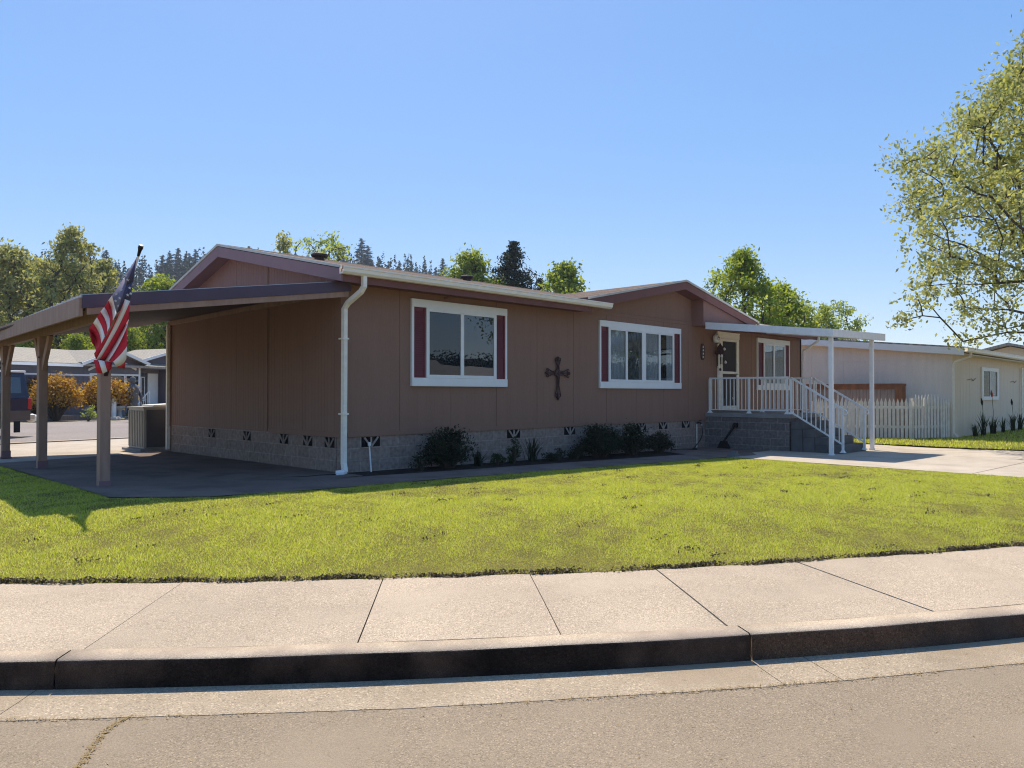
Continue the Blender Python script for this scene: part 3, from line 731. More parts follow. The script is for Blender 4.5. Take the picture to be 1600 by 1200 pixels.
def window(x0, x1, z0, z1, lights, sh, name='window', curtains=False):
    """white surround board, louvred shutters inside it, sliding lights in the middle"""
    mb = MB(); T = .055
    mb.box(x0, x1, -T, -.002, z1-.145, z1); mb.box(x0, x1, -T-.006, -.002, z0, z0+.155)
    mb.box(x0, x0+.05, -T+.004, -.002, z0+.155, z1-.145); mb.box(x1-.05, x1, -T+.004, -.002, z0+.155, z1-.145)
    a, b = x0+sh[0], x1-sh[1]; zb, zt = z0+.155, z1-.145; w = .05
    mb.box(a, a+w, -T-.012, -.002, zb, zt); mb.box(b-w, b, -T-.012, -.002, zb, zt)
    mb.box(a+w, b-w, -T-.012, -.002, zt-.04, zt); mb.box(a+w, b-w, -T-.012, -.002, zb, zb+.035)
    for s_, wd in lights[1:-1]:
        mb.box(s_-wd/2, s_+wd/2, -T-.010, -.002, zb+.035, zt-.04)
    f = mb.build(name, M['white'], house, bevel=.004)
    for sa, sb_ in ((x0+.05, a), (b, x1-.05)):
        m2 = MB(); m2.box(sa+.002, sb_-.002, -.02, -.003, zb+.002, zt-.002)
        n = int((zt-zb-.1)/.042)
        for i in range(n):
            z = zb+.05+i*.042
            m2.hexa([(sa+.035,-.034,z),(sb_-.035,-.034,z),(sb_-.035,-.021,z+.012),(sa+.035,-.021,z+.012)], [(sa+.035,-.030,z+.008),(sb_-.035,-.030,z+.008),(sb_-.035,-.021,z+.034),(sa+.035,-.021,z+.034)])
        for e0, e1 in ((sa+.002, sa+.035), (sb_-.035, sb_-.002)): m2.box(e0, e1, -.038, -.0205, zb+.002, zt-.002)
        m2.build('shutter', M['burgundy'], f)
    edges = [a+w]+[q for s_, wd in lights[1:-1] for q in (s_-wd/2, s_+wd/2)]+[b-w]
    for i in range(0, len(edges), 2):
        e0, e1 = edges[i], edges[i+1]
        m2 = MB(); m2.box(e0+.001, e1-.001, -.047, -.044, zb+.036, zt-.041)
        p = m2.build('pane', M['glass2'] if curtains else (M['glass_dim'] if i == 0 else M['glass']), f)
        m3 = MB()
        for u0, u1, c0, c1 in ((e0, e0+.022, zb+.036, zt-.041), (e1-.022, e1, zb+.036, zt-.041), (e0+.022, e1-.022, zb+.036, zb+.058), (e0+.022, e1-.022, zt-.063, zt-.041)): m3.box(u0+.0012, u1-.0012, -.0625, -.048, c0, c1)
        m3.build('sash', M['white'], f)
        if curtains:
            bk = MB(); bk.box(e0, e1, -.0055, -.0032, zb+.036, zt-.041); bk.build('dark_interior', M['dark'], f)
            k = i//2
            if curtains[k]:
                c = MB(); n = 60; c0, c1 = e0+.01+(e1-e0)*curtains[k][0], e0+(e1-e0)*curtains[k][1]; vs = []
                for j in range(n+1):
                    u = j/n; y = -.024+.011*math.sin(u*(c1-c0)*52+k)+.004*math.sin(u*90)
                    vs += [(c0+(c1-c0)*u, y, zb+.04), (c0+(c1-c0)*u+.01*math.sin(u*17), y, zt-.045)]
                c.add(vs, [(2*j, 2*j+2, 2*j+3, 2*j+1) for j in range(n)])
                c.build('curtain', M['curtain_dark'] if curtains[k][2] else M['curtain'], f, smooth=True)
    return f
f = window(1.46, 3.92, 1.585, 3.17, [0, (2.68, .04), 0], (.33, .32))
mb = MB(); mb.box(2.75, 3.50, -.062, -.0475, 1.80, 2.96); 
f = window(7.01, 10.54, 1.575, 3.165, [0, (8.06, .035), (8.79, .12), (9.50, .035), 0], (.33, .36), curtains=[(0,1,0), (0,1,1), (0,1,0), (.55,1,0)])
f = window(14.93, 17.22, 1.56, 3.17, [0, (16.05, .06), 0], (.40, .36), curtains=[(0,.9,0), (0,1,0)])
# door with storm door
mb = MB(); x0, x1, zb, zt = 12.52, 13.75, .98, 3.19
mb.box(x0, x0+.14, -.05, -.002, zb, zt-.16); mb.box(x1-.11, x1, -.05, -.002, zb, zt-.16); mb.box(x0-.02, x1+.02, -.055, -.002, zt-.16, zt); mb.box(x0-.03, x1+.03, -.065, -.002, zt-.002, zt+.03)
mb.box(x0+.14, x0+.23, -.06, -.002, zb, zt-.165); mb.box(x1-.17, x1-.11, -.06, -.002, zb, zt-.165); mb.box(x0+.23, x1-.17, -.06, -.002, 2.02, 2.09); mb.box(x0+.23, x1-.17, -.06, -.002, zb, zb+.12)
mb.box(x0+.23, x1-.17, -.06, -.002, zt-.235, zt-.165)
d = mb.build('door', M['cream'], house, bevel=.004)
m2 = MB(); m2.box(x0+.232, x1-.172, -.03, -.005, 2.092, zt-.24); m2.build('screen', M['screen'], d)
m2 = MB(); m2.box(x0+.232, x1-.172, -.03, -.005, zb+.122, 2.018); m2.box(x0+.35, x1-.29, -.045, -.031, 1.3, 1.85); m2.build('lower_panel', M['door'], d)
m2 = MB(); m2.tube([(x1-.2,-.06,2.02),(x1-.2,-.12,2.02),(x1-.3,-.12,2.02)], .014, 8); m2.build('handle', M['chrome'], d); m2 = MB(); m2.lathe((13.25,-.085,1.28), [(.03,0),(.035,.03),(.02,.06)], 10); m2.build('door_knob', M['chrome'], d)
mb = MB(); mb.lathe((0,0,0), [(.05,0),(.11,.03),(.13,.07),(.10,.12),(.04,.15)], 16)
lt = MB(); lt.add([(12.33+x, -.012-z, 3.0+y) for x, y, z in mb.v], mb.f); lt.cur = 1; lt.tube([(12.33,-.155,3.0),(12.33,-.175,3.0)], .055, 12)
lt.build('porch_light', [M['white'], M['chrome']], house, smooth=True)
for x, z, w in ((.10, 2.65, .02), (2.3, 3.24, .05)):
    mb = MB(); mb.lathe((x, -.022, z), [(w*.6,-.02),(w,.0),(w*.6,.02)], 8); mb.build('wall_fitting', M['trim_brown'], house)
# hose bib, pipes
mb = MB(); mb.tube([(11.42,.0,.66),(11.42,-.10,.66),(11.42,-.14,.61)], .025, 8); mb.tube([(11.37,-.1,.71),(11.47,-.1,.71)], .015, 6); mb.build('hose_tap', M['iron'], house)
mb = MB(); mb.tube([(11.36,-.03,.62),(11.36,-.03,.02),(11.30,-.06,-.02)], .014, 6); mb.build('conduit', M['cream'], house)
# ---------------------------------------------------------------- things on or by the wall
h = thing('garden_hose', 'black garden hose hanging from the wall tap left of the porch', 'hose', (11.4,-.15,0))
mb = MB(); pts = []
for i in range(15):
    u = i/14; pts.append((11.42-.75*u*u, -.15-.16*u, .60-.62*u**.62+.05*math.sin(u*3)))
for i in range(22):
    u = i/21; pts.append((10.6-.8*u, -.34-.25*math.sin(u*6.3), .005+.01*math.sin(u*9)))
mb.tube(pts, .014, 6); mb.build('hose', M['hose'], h, smooth=True)
mb = MB(); mb.tube([(11.42,-.14,.615),(11.42,-.15,.58)], .02, 8); mb.build('coupling', M['chrome'], h)
p = thing('capped_pipe', 'thin white capped pipe standing by the block skirting near the downspout', 'pipe', (.49,-.10,.1))
mb = MB(); mb.tube([(.52,-.14,.02),(.50,-.10,.56)], .013, 8); mb.build('pipe', M['white'], p)
mb = MB(); mb.tube([(.50,-.10,.56),(.499,-.099,.62)], .026, 8); mb.build('cap', M['white'], p)
s_ = thing('splash_fitting', 'white drain elbow lying at the foot of the corner downspout', 'drain fitting', (-.2,-.35,.13))
mb = MB(); mb.tube([(-.06,-.22,.155),(-.17,-.30,.165),(-.27,-.26,.16)], [.035,.05,.045], 8); mb.build('elbow', M['white'], s_)
mb = MB(); mb.tube([(-.27,-.26,.14),(-.5,-.15,.137),(-.75,-.2,.137),(-1.1,-.05,.137)], .015, 6); mb.build('black_tube', M['hose'], s_)
# ornamental cross
c = thing('wall_cross', 'dark wrought iron scroll cross hanging between the two big front windows', 'cross', (5.53,-.03,1.31))
mb = MB(); cx, cz, y = 5.53, 1.90, -.03
def arm(dx, dz, L):
    px, pz = -dz, dx
    for k in (-1, 0, 1):
        mb.tube([(cx+px*k*.05, y, cz+pz*k*.05), (cx+dx*L*.45+px*k*.030, y, cz+dz*L*.45+pz*k*.030), (cx+dx*L*.78+px*k*.085, y, cz+dz*L*.78+pz*k*.085)], .0125, 6)
    for k in (-1, 1):
        q = []
        for i in range(9):
            a = i/8*5.0; rr = .045*(1-i/13)
            ox, oz = math.cos(a)*rr, math.sin(a)*rr*k
            q.append((cx+dx*(L*.80+ox)+px*(k*.055+oz), y, cz+dz*(L*.80+ox)+pz*(k*.055+oz)))
        mb.tube(q, .0105, 6)
    mb.tube([(cx+dx*L*.72, y, cz+dz*L*.72), (cx+dx*L*.9, y, cz+dz*L*.9), (cx+dx*L, y, cz+dz*L)], [.015,.04,.01], 6)
arm(1,0,.42); arm(-1,0,.42); arm(0,1,.36); arm(0,-1,.60)
mb.build('scrollwork', M['iron'], c)
mb = MB(); mb.tube([(cx,-.045,cz),(cx,-.02,cz)], [.085,.10], 8); mb.tube([(cx,-.055,cz),(cx,-.045,cz)], [.03,.05], 8); mb.build('centre_boss', M['iron'], c)
# number plaque
pl = thing('number_plaque', 'narrow upright oval plaque with pale figures on the wall left of the door', 'plaque', (11.71,-.02,2.6))
mb = MB(); n = 18; q = []
for i in range(n):
    a = 2*math.pi*i/n; q.append((11.71+.095*math.cos(a), -.004, 2.605+.13*(1 if math.sin(a) > 0 else -1)*(1 if abs(math.sin(a)) > .01 else 0)+.10*math.sin(a)))
mb.prism(q, (0,-.02,0)); mb.build('plate', M['iron'], pl)
for i in range(4):
    z = 2.745-i*.093; mb = MB(); mb.tube([(11.71,-.028,z-.028),(11.715,-.028,z+.02)], [.024,.018], 6); mb.build('pale_figure', M['cream'], pl)
# wind chime by the door
w = thing('wind_chime', 'dark bell shaped wind chime with white shells hanging beside the door', 'wind chime', (12.40,-.14,2.85))
mb = MB(); mb.tube([(12.42,.0,2.86),(12.42,-.16,2.88)], .008, 6); mb.build('hook', M['iron'], w)
mb = MB(); mb.lathe((12.42,-.16,2.56), [(.15,0),(.14,.03),(.10,.10),(.085,.2),(.03,.27),(.01,.31)], 14); mb.build('bell', M['iron'], w, smooth=True)
mb = MB()
for k in range(5):
    a = k*1.256; x, yy = 12.42+.1*math.cos(a), -.16+.1*math.sin(a); mb.tube([(x,yy,2.57),(x,yy,2.28-.05*(k % 3))], .011, 6)
mb.tube([(12.42,-.16,2.56),(12.42,-.16,2.1)], .005, 5); mb.lathe((12.42,-.16,2.09), [(.01,0),(.035,.02),(.03,.06),(.01,.08)], 8)
mb.build('chime_rods', M['iron'], w)
for x, z in ((12.30,2.50),(12.46,2.70),(12.52,2.33)): mb = MB(); mb.lathe((x,-.27,z-.04), [(.01,0),(.04,.03),(.035,.06),(.01,.09)], 8); mb.build('shell', M['white'], w)

# ------------------------------------------------------------------ porch
PX0, PX1, PY, DK = 11.86, 13.95, -2.40, .92
po = thing('entry_porch', 'grey block entry porch with concrete steps and white metal railings', 'porch', (12.5,-1.5,-.05))
mb = MB(); mb.box(PX0, PX1, PY, .01, -.3, DK-.11); mb.build('block_base', M['porch_block'], po)
mb = MB(); mb.box(PX0-.02, PX1+.02, PY-.03, .0, DK-.108, DK); mb.build('deck_slab', M['deck'], po, bevel=.006)
for i in range(4):
    z = DK-.19*(i+1); y1 = PY-.03-.31*i
    mb = MB(); mb.box(PX0+.03, 13.6, y1-.31-.02, y1-.001, z-.19 if i < 3 else -.2, z); mb.box(PX0+.04, 13.59, y1-.30, y1-.002, -.3, z-.191) if i < 3 else None
    mb.build('step', M['step'], po, bevel=.008)
def railing(name, base, posts, rails, bal, parent=po, curl=None, feet=True):
    mb = MB()
    for a, b, w, hh in rails: mb.bar(a, b, w, hh)
    if curl: mb.tube(curl, .02, 8)
    ra = mb.build('railing', M['rail'], parent)
    for a, b in posts:
        m2 = MB(); m2.bar(a, b, .05); 
        if feet: m2.box(a[0]-.06, a[0]+.06, a[1]-.06, a[1]+.06, a[2], a[2]+.012); m2.hexa([(a[0]-.05,a[1]-.05,a[2]+.013),(a[0]+.05,a[1]-.05,a[2]+.013),(a[0]+.05,a[1]+.05,a[2]+.013),(a[0]-.05,a[1]+.05,a[2]+.013)], [(a[0]-.028,a[1]-.028,a[2]+.06),(a[0]+.028,a[1]-.028,a[2]+.06),(a[0]+.028,a[1]+.028,a[2]+.06),(a[0]-.028,a[1]+.028,a[2]+.06)])
        m2.build('post', M['rail'], ra)
    first = None
    for a, b in bal:
        m2 = MB(); m2.bar(a, b, .02); m2.build('baluster', M['rail'], ra)
    return ra
def level_rail(x, y0, y1, ys_post, n):
    zt = 1.87; zb = DK+.09
    ys = [y0+(y1-y0)*(i+.5)/n for i in range(n)]
    railing('railing', 0, [((x,y,DK),(x,y,zt-.02)) for y in ys_post],
            [((x,y0,zt),(x,y1,zt),.055,.045), ((x,y0,zb),(x,y1,zb),.035,.03), ((x,y1+.012,zb),(x,y1+.012,zt),.018,.018)],
            [((x,y,zb),(x,y,zt-.02)) for y in ys if min(abs(y-q) for q in ys_post) > .045])
level_rail(PX0+.05, -.12, -2.36, [-.12, -1.28, -2.33], 20)
level_rail(13.36, -.9, -2.36, [-.95, -2.33], 12)
def stair_rail(x, zend):
    y0, y1 = -2.43, -3.70; zt0, zt1 = 1.86, 1.09; zb0, zb1 = .97, .20
    n = 11; bal = []
    for i in range(n):
        u = (i+.5)/n; y = y0+(y1-y0)*u; bal.append(((x,y,zb0+(zb1-zb0)*u),(x,y,zt0+(zt1-zt0)*u)))
    cu = [(x,y1,zt1),(x,y1-.10,zt1-.05),(x,y1-.14,zt1-.10),(x,y1-.12,zt1-.16),(x,y1-.05,zt1-.17)]
    railing('railing', 0, [((x,y0,DK),(x,y0,zt0)), ((x,y1-.03,zend),(x,y1-.03,zt1))],
            [((x,y0,zt0),(x,y1,zt1),.05,.045), ((x,y0,zb0),(x,y1-.03,zb1),.04,.035)], bal, curl=cu)
stair_rail(PX0+.06, .0); stair_rail(13.36, .0)
# awning
aw = thing('porch_awning', 'pale grey flat metal awning on two slim white posts over the entry porch', 'awning', (12.9,-3.7,-.05))
def az(x, y): return 3.345+(y+.45)*.112+(x-11.13)*.022
mb = MB(); c4 = [(11.13,-3.76),(14.66,-3.76),(14.66,-.46),(11.13,-.46)]
mb.hexa([(x,y,az(x,y)-.05) for x, y in c4], [(x,y,az(x,y)-.008) for x, y in c4])
n = 22
for i in range(n):
    x = 11.2+3.4*i/(n-1); mb.hexa([(x-.012,-3.74,az(x,-3.74)-.075),(x+.012,-3.74,az(x,-3.74)-.075),(x+.012,-.5,az(x,-.5)-.075),(x-.012,-.5,az(x,-.5)-.075)], [(x-.012,-3.74,az(x,-3.74)-.049),(x+.012,-3.74,az(x,-3.74)-.049),(x+.012,-.5,az(x,-.5)-.049),(x-.012,-.5,az(x,-.5)-.049)])
mb.build('roof_panel', M['rail'], aw)
mb = MB()
def edge(a, b, o):
    mb.hexa([(a[0],a[1],az(*a)-.17),(b[0],b[1],az(*b)-.17),(b[0]+o[0],b[1]+o[1],az(*b)-.17),(a[0]+o[0],a[1]+o[1],az(*a)-.17)],
            [(a[0],a[1],az(*a)+.012),(b[0],b[1],az(*b)+.012),(b[0]+o[0],b[1]+o[1],az(*b)+.012),(a[0]+o[0],a[1]+o[1],az(*a)+.012)])
edge((11.128,-3.78), (11.128,-.46), (-.045,0)); edge((11.083,-3.782), (14.70,-3.782), (0,-.045)); edge((14.662,-3.78), (14.662,-.46), (.04,0))
mb.build('edge_fascia', M['rail'], aw)
for x, bx in ((11.28,-.07), (14.02,-.06)):
    mb = MB(); y = -3.70; mb.box(x-.055, x+.055, y-.04, y+.04, bx, az(x,y)-.08); mb.box(x-.035, x+.035, y-.048, y-.0405, bx+.05, az(x,y)-.1)
    o = mb.build('post', M['rail'], aw)
    m2 = MB(); m2.box(x-.07, x+.07, y-.055, y+.055, bx-.02, bx+.07); 
    if x > 13: m2.box(x-.07, x+.16, y-.06, y+.06, bx-.015, bx+.02)
    m2.build('base_bracket', M['rail'], o)
mb = MB(); mb.tube([(18.45,-.52,3.38),(18.42,-.50,3.22),(18.3,-.25,3.02),(18.22,-.07,2.9),(18.2,-.06,2.75),(18.2,-.06,0)], .045, 4); mb.build('downspout', M['cream'], house)
sp = thing('dark_wedge', 'small dark wedge lying at the lawn edge in front of the porch blocks', 'edging block', (9.0,-2.3,0))  # unidentified dark wedge shape
mb = MB(); z = G(9.0,-2.3); mb.hexa([(8.88,-2.42,z),(9.14,-2.42,z),(9.14,-2.22,z),(8.88,-2.22,z)], [(9.06,-2.40,z+.13),(9.13,-2.40,z+.13),(9.13,-2.24,z+.13),(9.06,-2.24,z+.13)]); mb.build('wedge', M['step'], sp, bevel=.006)
# long handled tool leaning on the porch blocks
b = thing('leaning_tool', 'dark long handled tool leaning on the porch block wall', 'broom', (11.72,-.7,-.04))
mb = MB(); mb.tube([(11.64,-.66,.13),(11.83,-.92,.62)], .03, 8); mb.build('handle', M['black'], b)
mb = MB(); mb.hexa([(11.58,-.50,-.035),(11.70,-.50,-.035),(11.70,-.86,-.035),(11.58,-.86,-.035)], [(11.61,-.60,.17),(11.68,-.60,.17),(11.68,-.76,.17),(11.61,-.76,.17)]); mb.build('head', M['black'], b)
mb = MB(); mb.hexa([(11.79,-.84,.54),(11.845,-.84,.54),(11.845,-1.0,.54),(11.79,-1.0,.54)], [(11.80,-.88,.66),(11.845,-.88,.66),(11.845,-1.0,.66),(11.80,-1.0,.66)]); mb.build('grip', M['black'], b)

# ------------------------------------------------------------------ carport
cp = thing('carport', 'brown lean to carport with ribbed metal roof on timber posts', 'carport', (-2,3.5,.12))
def cz(x, y):       # top of the roof: falls outward and a little to the back
    u = (x+4.0)/4.0; return 2.70+.60*u-.021*y*(1-.35*u)
XO = lambda y: -4.0+.045*y
YB = 8.6
mb = MB()
q = [(XO(-.2),-.2),(-.01,-.2),(-.01,6.9),(-.01,YB),(XO(YB),YB)]
q = [(XO(-.2),-.2),(-.005,-.2),(-.005,YB),(XO(YB),YB)]
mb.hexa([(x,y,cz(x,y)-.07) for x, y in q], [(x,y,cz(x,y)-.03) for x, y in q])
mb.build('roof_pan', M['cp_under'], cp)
mb = MB()
for i in range(42):      # ribs run along the roof, seen from below
    x = -3.85+i*.09; 
    mb.hexa([(x-.014,-.19,cz(x,-.19)-.095),(x+.014,-.19,cz(x,-.19)-.095),(x+.014,YB,cz(x,YB)-.095),(x-.014,YB,cz(x,YB)-.095)], [(x-.02,-.19,cz(x,-.19)-.069),(x+.02,-.19,cz(x,-.19)-.069),(x+.02,YB,cz(x,YB)-.069),(x-.02,YB,cz(x,YB)-.069)])
mb.build('roof_rib', M['cp_under'], cp)
mb = MB()
for i in range(60):      # crimped upper sheet
    y = -.15+i*.145; mb.hexa([(XO(y)-.01,y-.04,cz(-4,y)-.031),(-.01,y-.04,cz(0,y)-.031),(-.01,y+.04,cz(0,y)-.031),(XO(y)-.01,y+.04,cz(-4,y)-.031)], [(XO(y)-.01,y-.025,cz(-4,y)+.012),(-.01,y-.025,cz(0,y)+.012),(-.01,y+.025,cz(0,y)+.012),(XO(y)-.01,y+.025,cz(-4,y)+.012)])
mb.build('roof_sheet', M['cp_top'], cp)
def bd(mb, a, b, o, h, drop=0):
    mb.hexa([(a[0],a[1],cz(*a)-drop-h),(b[0],b[1],cz(*b)-drop-h),(b[0]+o[0],b[1]+o[1],cz(*b)-drop-h),(a[0]+o[0],a[1]+o[1],cz(*a)-drop-h)],
            [(a[0],a[1],cz(*a)-drop),(b[0],b[1],cz(*b)-drop),(b[0]+o[0],b[1]+o[1],cz(*b)-drop),(a[0]+o[0],a[1]+o[1],cz(*a)-drop)])
mb = MB(); bd(mb, (XO(-.2)+.0,-.235), (.03,-.235), (0,.034), .165); mb.build('front_fascia', M['cp_purple'], cp)
mb = MB(); bd(mb, (-3.95,-.215), (.0,-.215), (0,.08), .085, .167); mb.build('front_rafter', M['cp_brown'], cp)
mb = MB(); bd(mb, (XO(-.2)-.03,-.20), (XO(YB)-.03,YB), (.04,0), .235, .025); mb.build('side_fascia', M['cp_brown'], cp)
mb = MB(); mb.bar((-3.53,-.19,cz(-3.53,-.2)-.20), (-3.21,YB-.1,cz(-3.2,YB)-.20), .09, .20); mb.build('beam', M['cp_brown'], cp)
mb = MB(); bd(mb, (-.05,-.19), (-.05,6.95), (.045,0), .09, .10); mb.build('ledger', M['cp_brown'], cp)
for k, (x, y, z) in enumerate(((-3.52,.47,.115), (-3.35,3.98,.165), (-3.28,6.65,.195))):
    zt = cz(x, y)-.30
    mb = MB(); mb.box(x-.068, x+.068, y-.068, y+.068, z+.02, zt); po_ = mb.build('post', M['cp_brown'], cp, bevel=.006)
    mb = MB(); mb.box(x-.09, x+.09, y-.09, y+.09, z-.01, z+.02); mb.box(x-.078, x+.078, y-.076, y-.0685, z+.02, z+.14); mb.build('base_plate', M['rake'], po_)
    for sgn in (-1, 1):
        mb = MB(); 
        if k == 0 and sgn == -1: mb.bar((x,y+sgn*.05,zt-.45), (x+.01,y+sgn*.40,zt+.02), .06, .11)
        else: mb.bar((x,y+sgn*.05,zt-.55), (x+.01,y+sgn*.42,zt+.02), .06, .11)
        mb.build('knee_brace', M['cp_brown'], po_)
    mb = MB(); mb.tube([(x-.075,y-.08,zt-.35),(x-.075,y-.06,zt-.35)], .012, 6); mb.build('bolt', M['black'], po_)
# ------------------------------------------------------------------ flag on its pole
FLAG_R=[
('r', (-3.72, -0.71, 2.49), (-3.67, -0.71, 2.64), (-3.83, -0.61, 2.21), (-3.78, -0.59, 2.25), (-3.96, -0.51, 1.95), (-3.93, -0.49, 1.88)) ,
('w', (-3.67, -0.71, 2.64), (-3.61, -0.72, 2.62), (-3.78, -0.59, 2.25), (-3.73, -0.59, 2.24), (-3.93, -0.49, 1.88), (-3.89, -0.47, 1.87)) ,
('r', (-3.61, -0.72, 2.62), (-3.59, -0.62, 2.4), (-3.73, -0.59, 2.24), (-3.69, -0.52, 2.13), (-3.89, -0.47, 1.87), (-3.81, -0.43, 1.86)) ,
('w', (-3.59, -0.62, 2.4), (-3.62, -0.65, 2.29), (-3.69, -0.52, 2.13), (-3.69, -0.58, 2.07), (-3.81, -0.43, 1.86), (-3.79, -0.52, 1.86)) ,
('r', (-3.62, -0.65, 2.29), (-3.65, -0.74, 2.05), (-3.69, -0.58, 2.07), (-3.7, -0.68, 1.95), (-3.79, -0.52, 1.86), (-3.78, -0.64, 1.85)) ,
('w', (-3.65, -0.74, 2.05), (-3.63, -0.66, 1.9), (-3.7, -0.68, 1.95), (-3.66, -0.63, 1.83), (-3.78, -0.64, 1.85), (-3.73, -0.61, 1.79)) ,
('r', (-3.63, -0.66, 1.9), (-3.62, -0.56, 1.78), (-3.66, -0.63, 1.83), (-3.62, -0.56, 1.77), (-3.73, -0.61, 1.79), (-3.65, -0.58, 1.78)) ,
]
FLAG_L=[
('w', (-3.74, -0.47, 2.7), (-3.76, -0.4, 2.64), (-3.68, -0.45, 2.59), (-3.71, -0.38, 2.52), (-3.75, -0.66, 2.46), (-3.78, -0.62, 2.37)) ,
('r', (-3.76, -0.4, 2.64), (-3.8, -0.38, 2.55), (-3.71, -0.38, 2.52), (-3.74, -0.37, 2.44), (-3.78, -0.62, 2.37), (-3.81, -0.6, 2.29)) ,
('w', (-3.8, -0.38, 2.55), (-3.85, -0.39, 2.49), (-3.74, -0.37, 2.44), (-3.78, -0.38, 2.37), (-3.81, -0.6, 2.29), (-3.83, -0.57, 2.23)) ,
('r', (-3.85, -0.39, 2.49), (-3.88, -0.36, 2.42), (-3.78, -0.38, 2.37), (-3.82, -0.36, 2.3), (-3.83, -0.57, 2.23), (-3.85, -0.55, 2.17)) ,
('w', (-3.88, -0.36, 2.42), (-3.9, -0.28, 2.35), (-3.82, -0.36, 2.3), (-3.83, -0.29, 2.22), (-3.85, -0.55, 2.17), (-3.88, -0.52, 2.08)) ,
('r', (-3.9, -0.28, 2.35), (-3.93, -0.22, 2.28), (-3.83, -0.29, 2.22), (-3.85, -0.22, 2.14), (-3.88, -0.52, 2.08), (-3.91, -0.49, 1.99)) ,
('r', (-3.93, -0.22, 2.28), (-3.91, -0.28, 2.1), (-3.85, -0.22, 2.14), (-3.86, -0.25, 2.02), (-3.91, -0.49, 1.99), (-3.94, -0.46, 1.92)) ,
]
FLAG_C=[
('b', [(-3.57, -0.82, 3.17), (-3.65, -0.64, 2.93), (-3.67, -0.74, 2.81)]) ,
('b', [(-3.65, -0.64, 2.93), (-3.74, -0.47, 2.7), (-3.75, -0.66, 2.46), (-3.67, -0.74, 2.81)]) ,
('d', [(-3.57, -0.82, 3.17), (-3.67, -0.74, 2.81), (-3.58, -0.74, 2.87)]) ,
('d', [(-3.67, -0.74, 2.81), (-3.75, -0.66, 2.46), (-3.72, -0.7, 2.49), (-3.67, -0.71, 2.64), (-3.61, -0.72, 2.62), (-3.58, -0.74, 2.87)]) ,
('r', [(-3.96, -0.5, 1.87), (-3.92, -0.54, 1.87), (-3.87, -0.55, 1.7), (-3.92, -0.5, 1.71)]) ,
('w', [(-3.92, -0.54, 1.87), (-3.86, -0.57, 1.86), (-3.82, -0.56, 1.73), (-3.87, -0.55, 1.7)]) ,
('r', [(-3.86, -0.57, 1.86), (-3.77, -0.58, 1.85), (-3.77, -0.55, 1.76), (-3.82, -0.56, 1.73)]) ,
]
STARS= [(-3.63, -0.75, 3.02), (-3.66, -0.71, 2.94), (-3.65, -0.75, 2.88), (-3.7, -0.64, 2.84), (-3.7, -0.67, 2.76), (-3.73, -0.59, 2.71), (-3.72, -0.68, 2.65), (-3.63, -0.76, 2.78), (-3.65, -0.75, 2.69), (-3.62, -0.77, 2.71), (-3.74, -0.6, 2.62), (-3.73, -0.67, 2.55)]

fl = thing('flag', 'faded striped flag with stars hanging from a slanted pole on the carport', 'flag', (-3.52,.42,1.71))
mb = MB(); a, b = Vector((-3.52,.40,1.73)), Vector((-3.54,-.85,3.27)); mb.tube([a, b], .0135, 8); mb.build('pole', M['fwhite'], fl)
d = (b-a).normalized(); mb = MB(); mb.tube([b-d*.10, b-d*.02, b+d*.02, b+d*.06], [.016,.022,.032,.026], 8); mb.build('finial', M['black'], fl)
mb = MB(); mb.bar(a-d*.10, a+d*.12, .05); mb.build('bracket', M['iron'], fl)
mb = MB(); slot = {'r':0,'w':1,'b':2,'d':3}
def band(a0, b0, am, bm, a1, b1, c):
    mb.cur = slot[c]; n = 8; o = len(mb.v); A = [Vector(q) for q in (a0, am, a1)]; B = [Vector(q) for q in (b0, bm, b1)]
    for i in range(n+1):
        t = i/n
        for P in (A, B):
            C2 = P[1]*2-(P[0]+P[2])/2
            mb.v.append(tuple(P[0]*(1-t)**2+C2*(2*t*(1-t))+P[2]*t*t))
    for i in range(n): mb.f.append([o+2*i, o+2*i+1, o+2*i+3, o+2*i+2]); mb.m.append(mb.cur)
for c, a0, b0, am, bm, a1, b1 in FLAG_R+FLAG_L: band(a0, b0, am, bm, a1, b1, c)
for c, q in FLAG_C: mb.cur = slot[c]; mb.poly(q)
o = mb.build('flag_cloth', [M['red'], M['fwhite'], M['blue'], M['navy']], fl, smooth=True)
so = o.modifiers.new('thickness', 'SOLIDIFY'); so.thickness = .003
mb = MB()
vd = Vector((-.385,-1.043,-.1)).normalized()
for p in STARS:
    p = Vector(p); u = vd.cross(Vector((0,0,1))).normalized(); w = u.cross(vd); q = []
    for i in range(10):
        a_ = math.pi*i/5+.3; r_ = .021 if i % 2 == 0 else .010; q.append(p+u*math.cos(a_)*r_+w*math.sin(a_)*r_)
    mb.prism([tuple(x) for x in q], vd*.002)
mb.build('star', M['star'], fl)

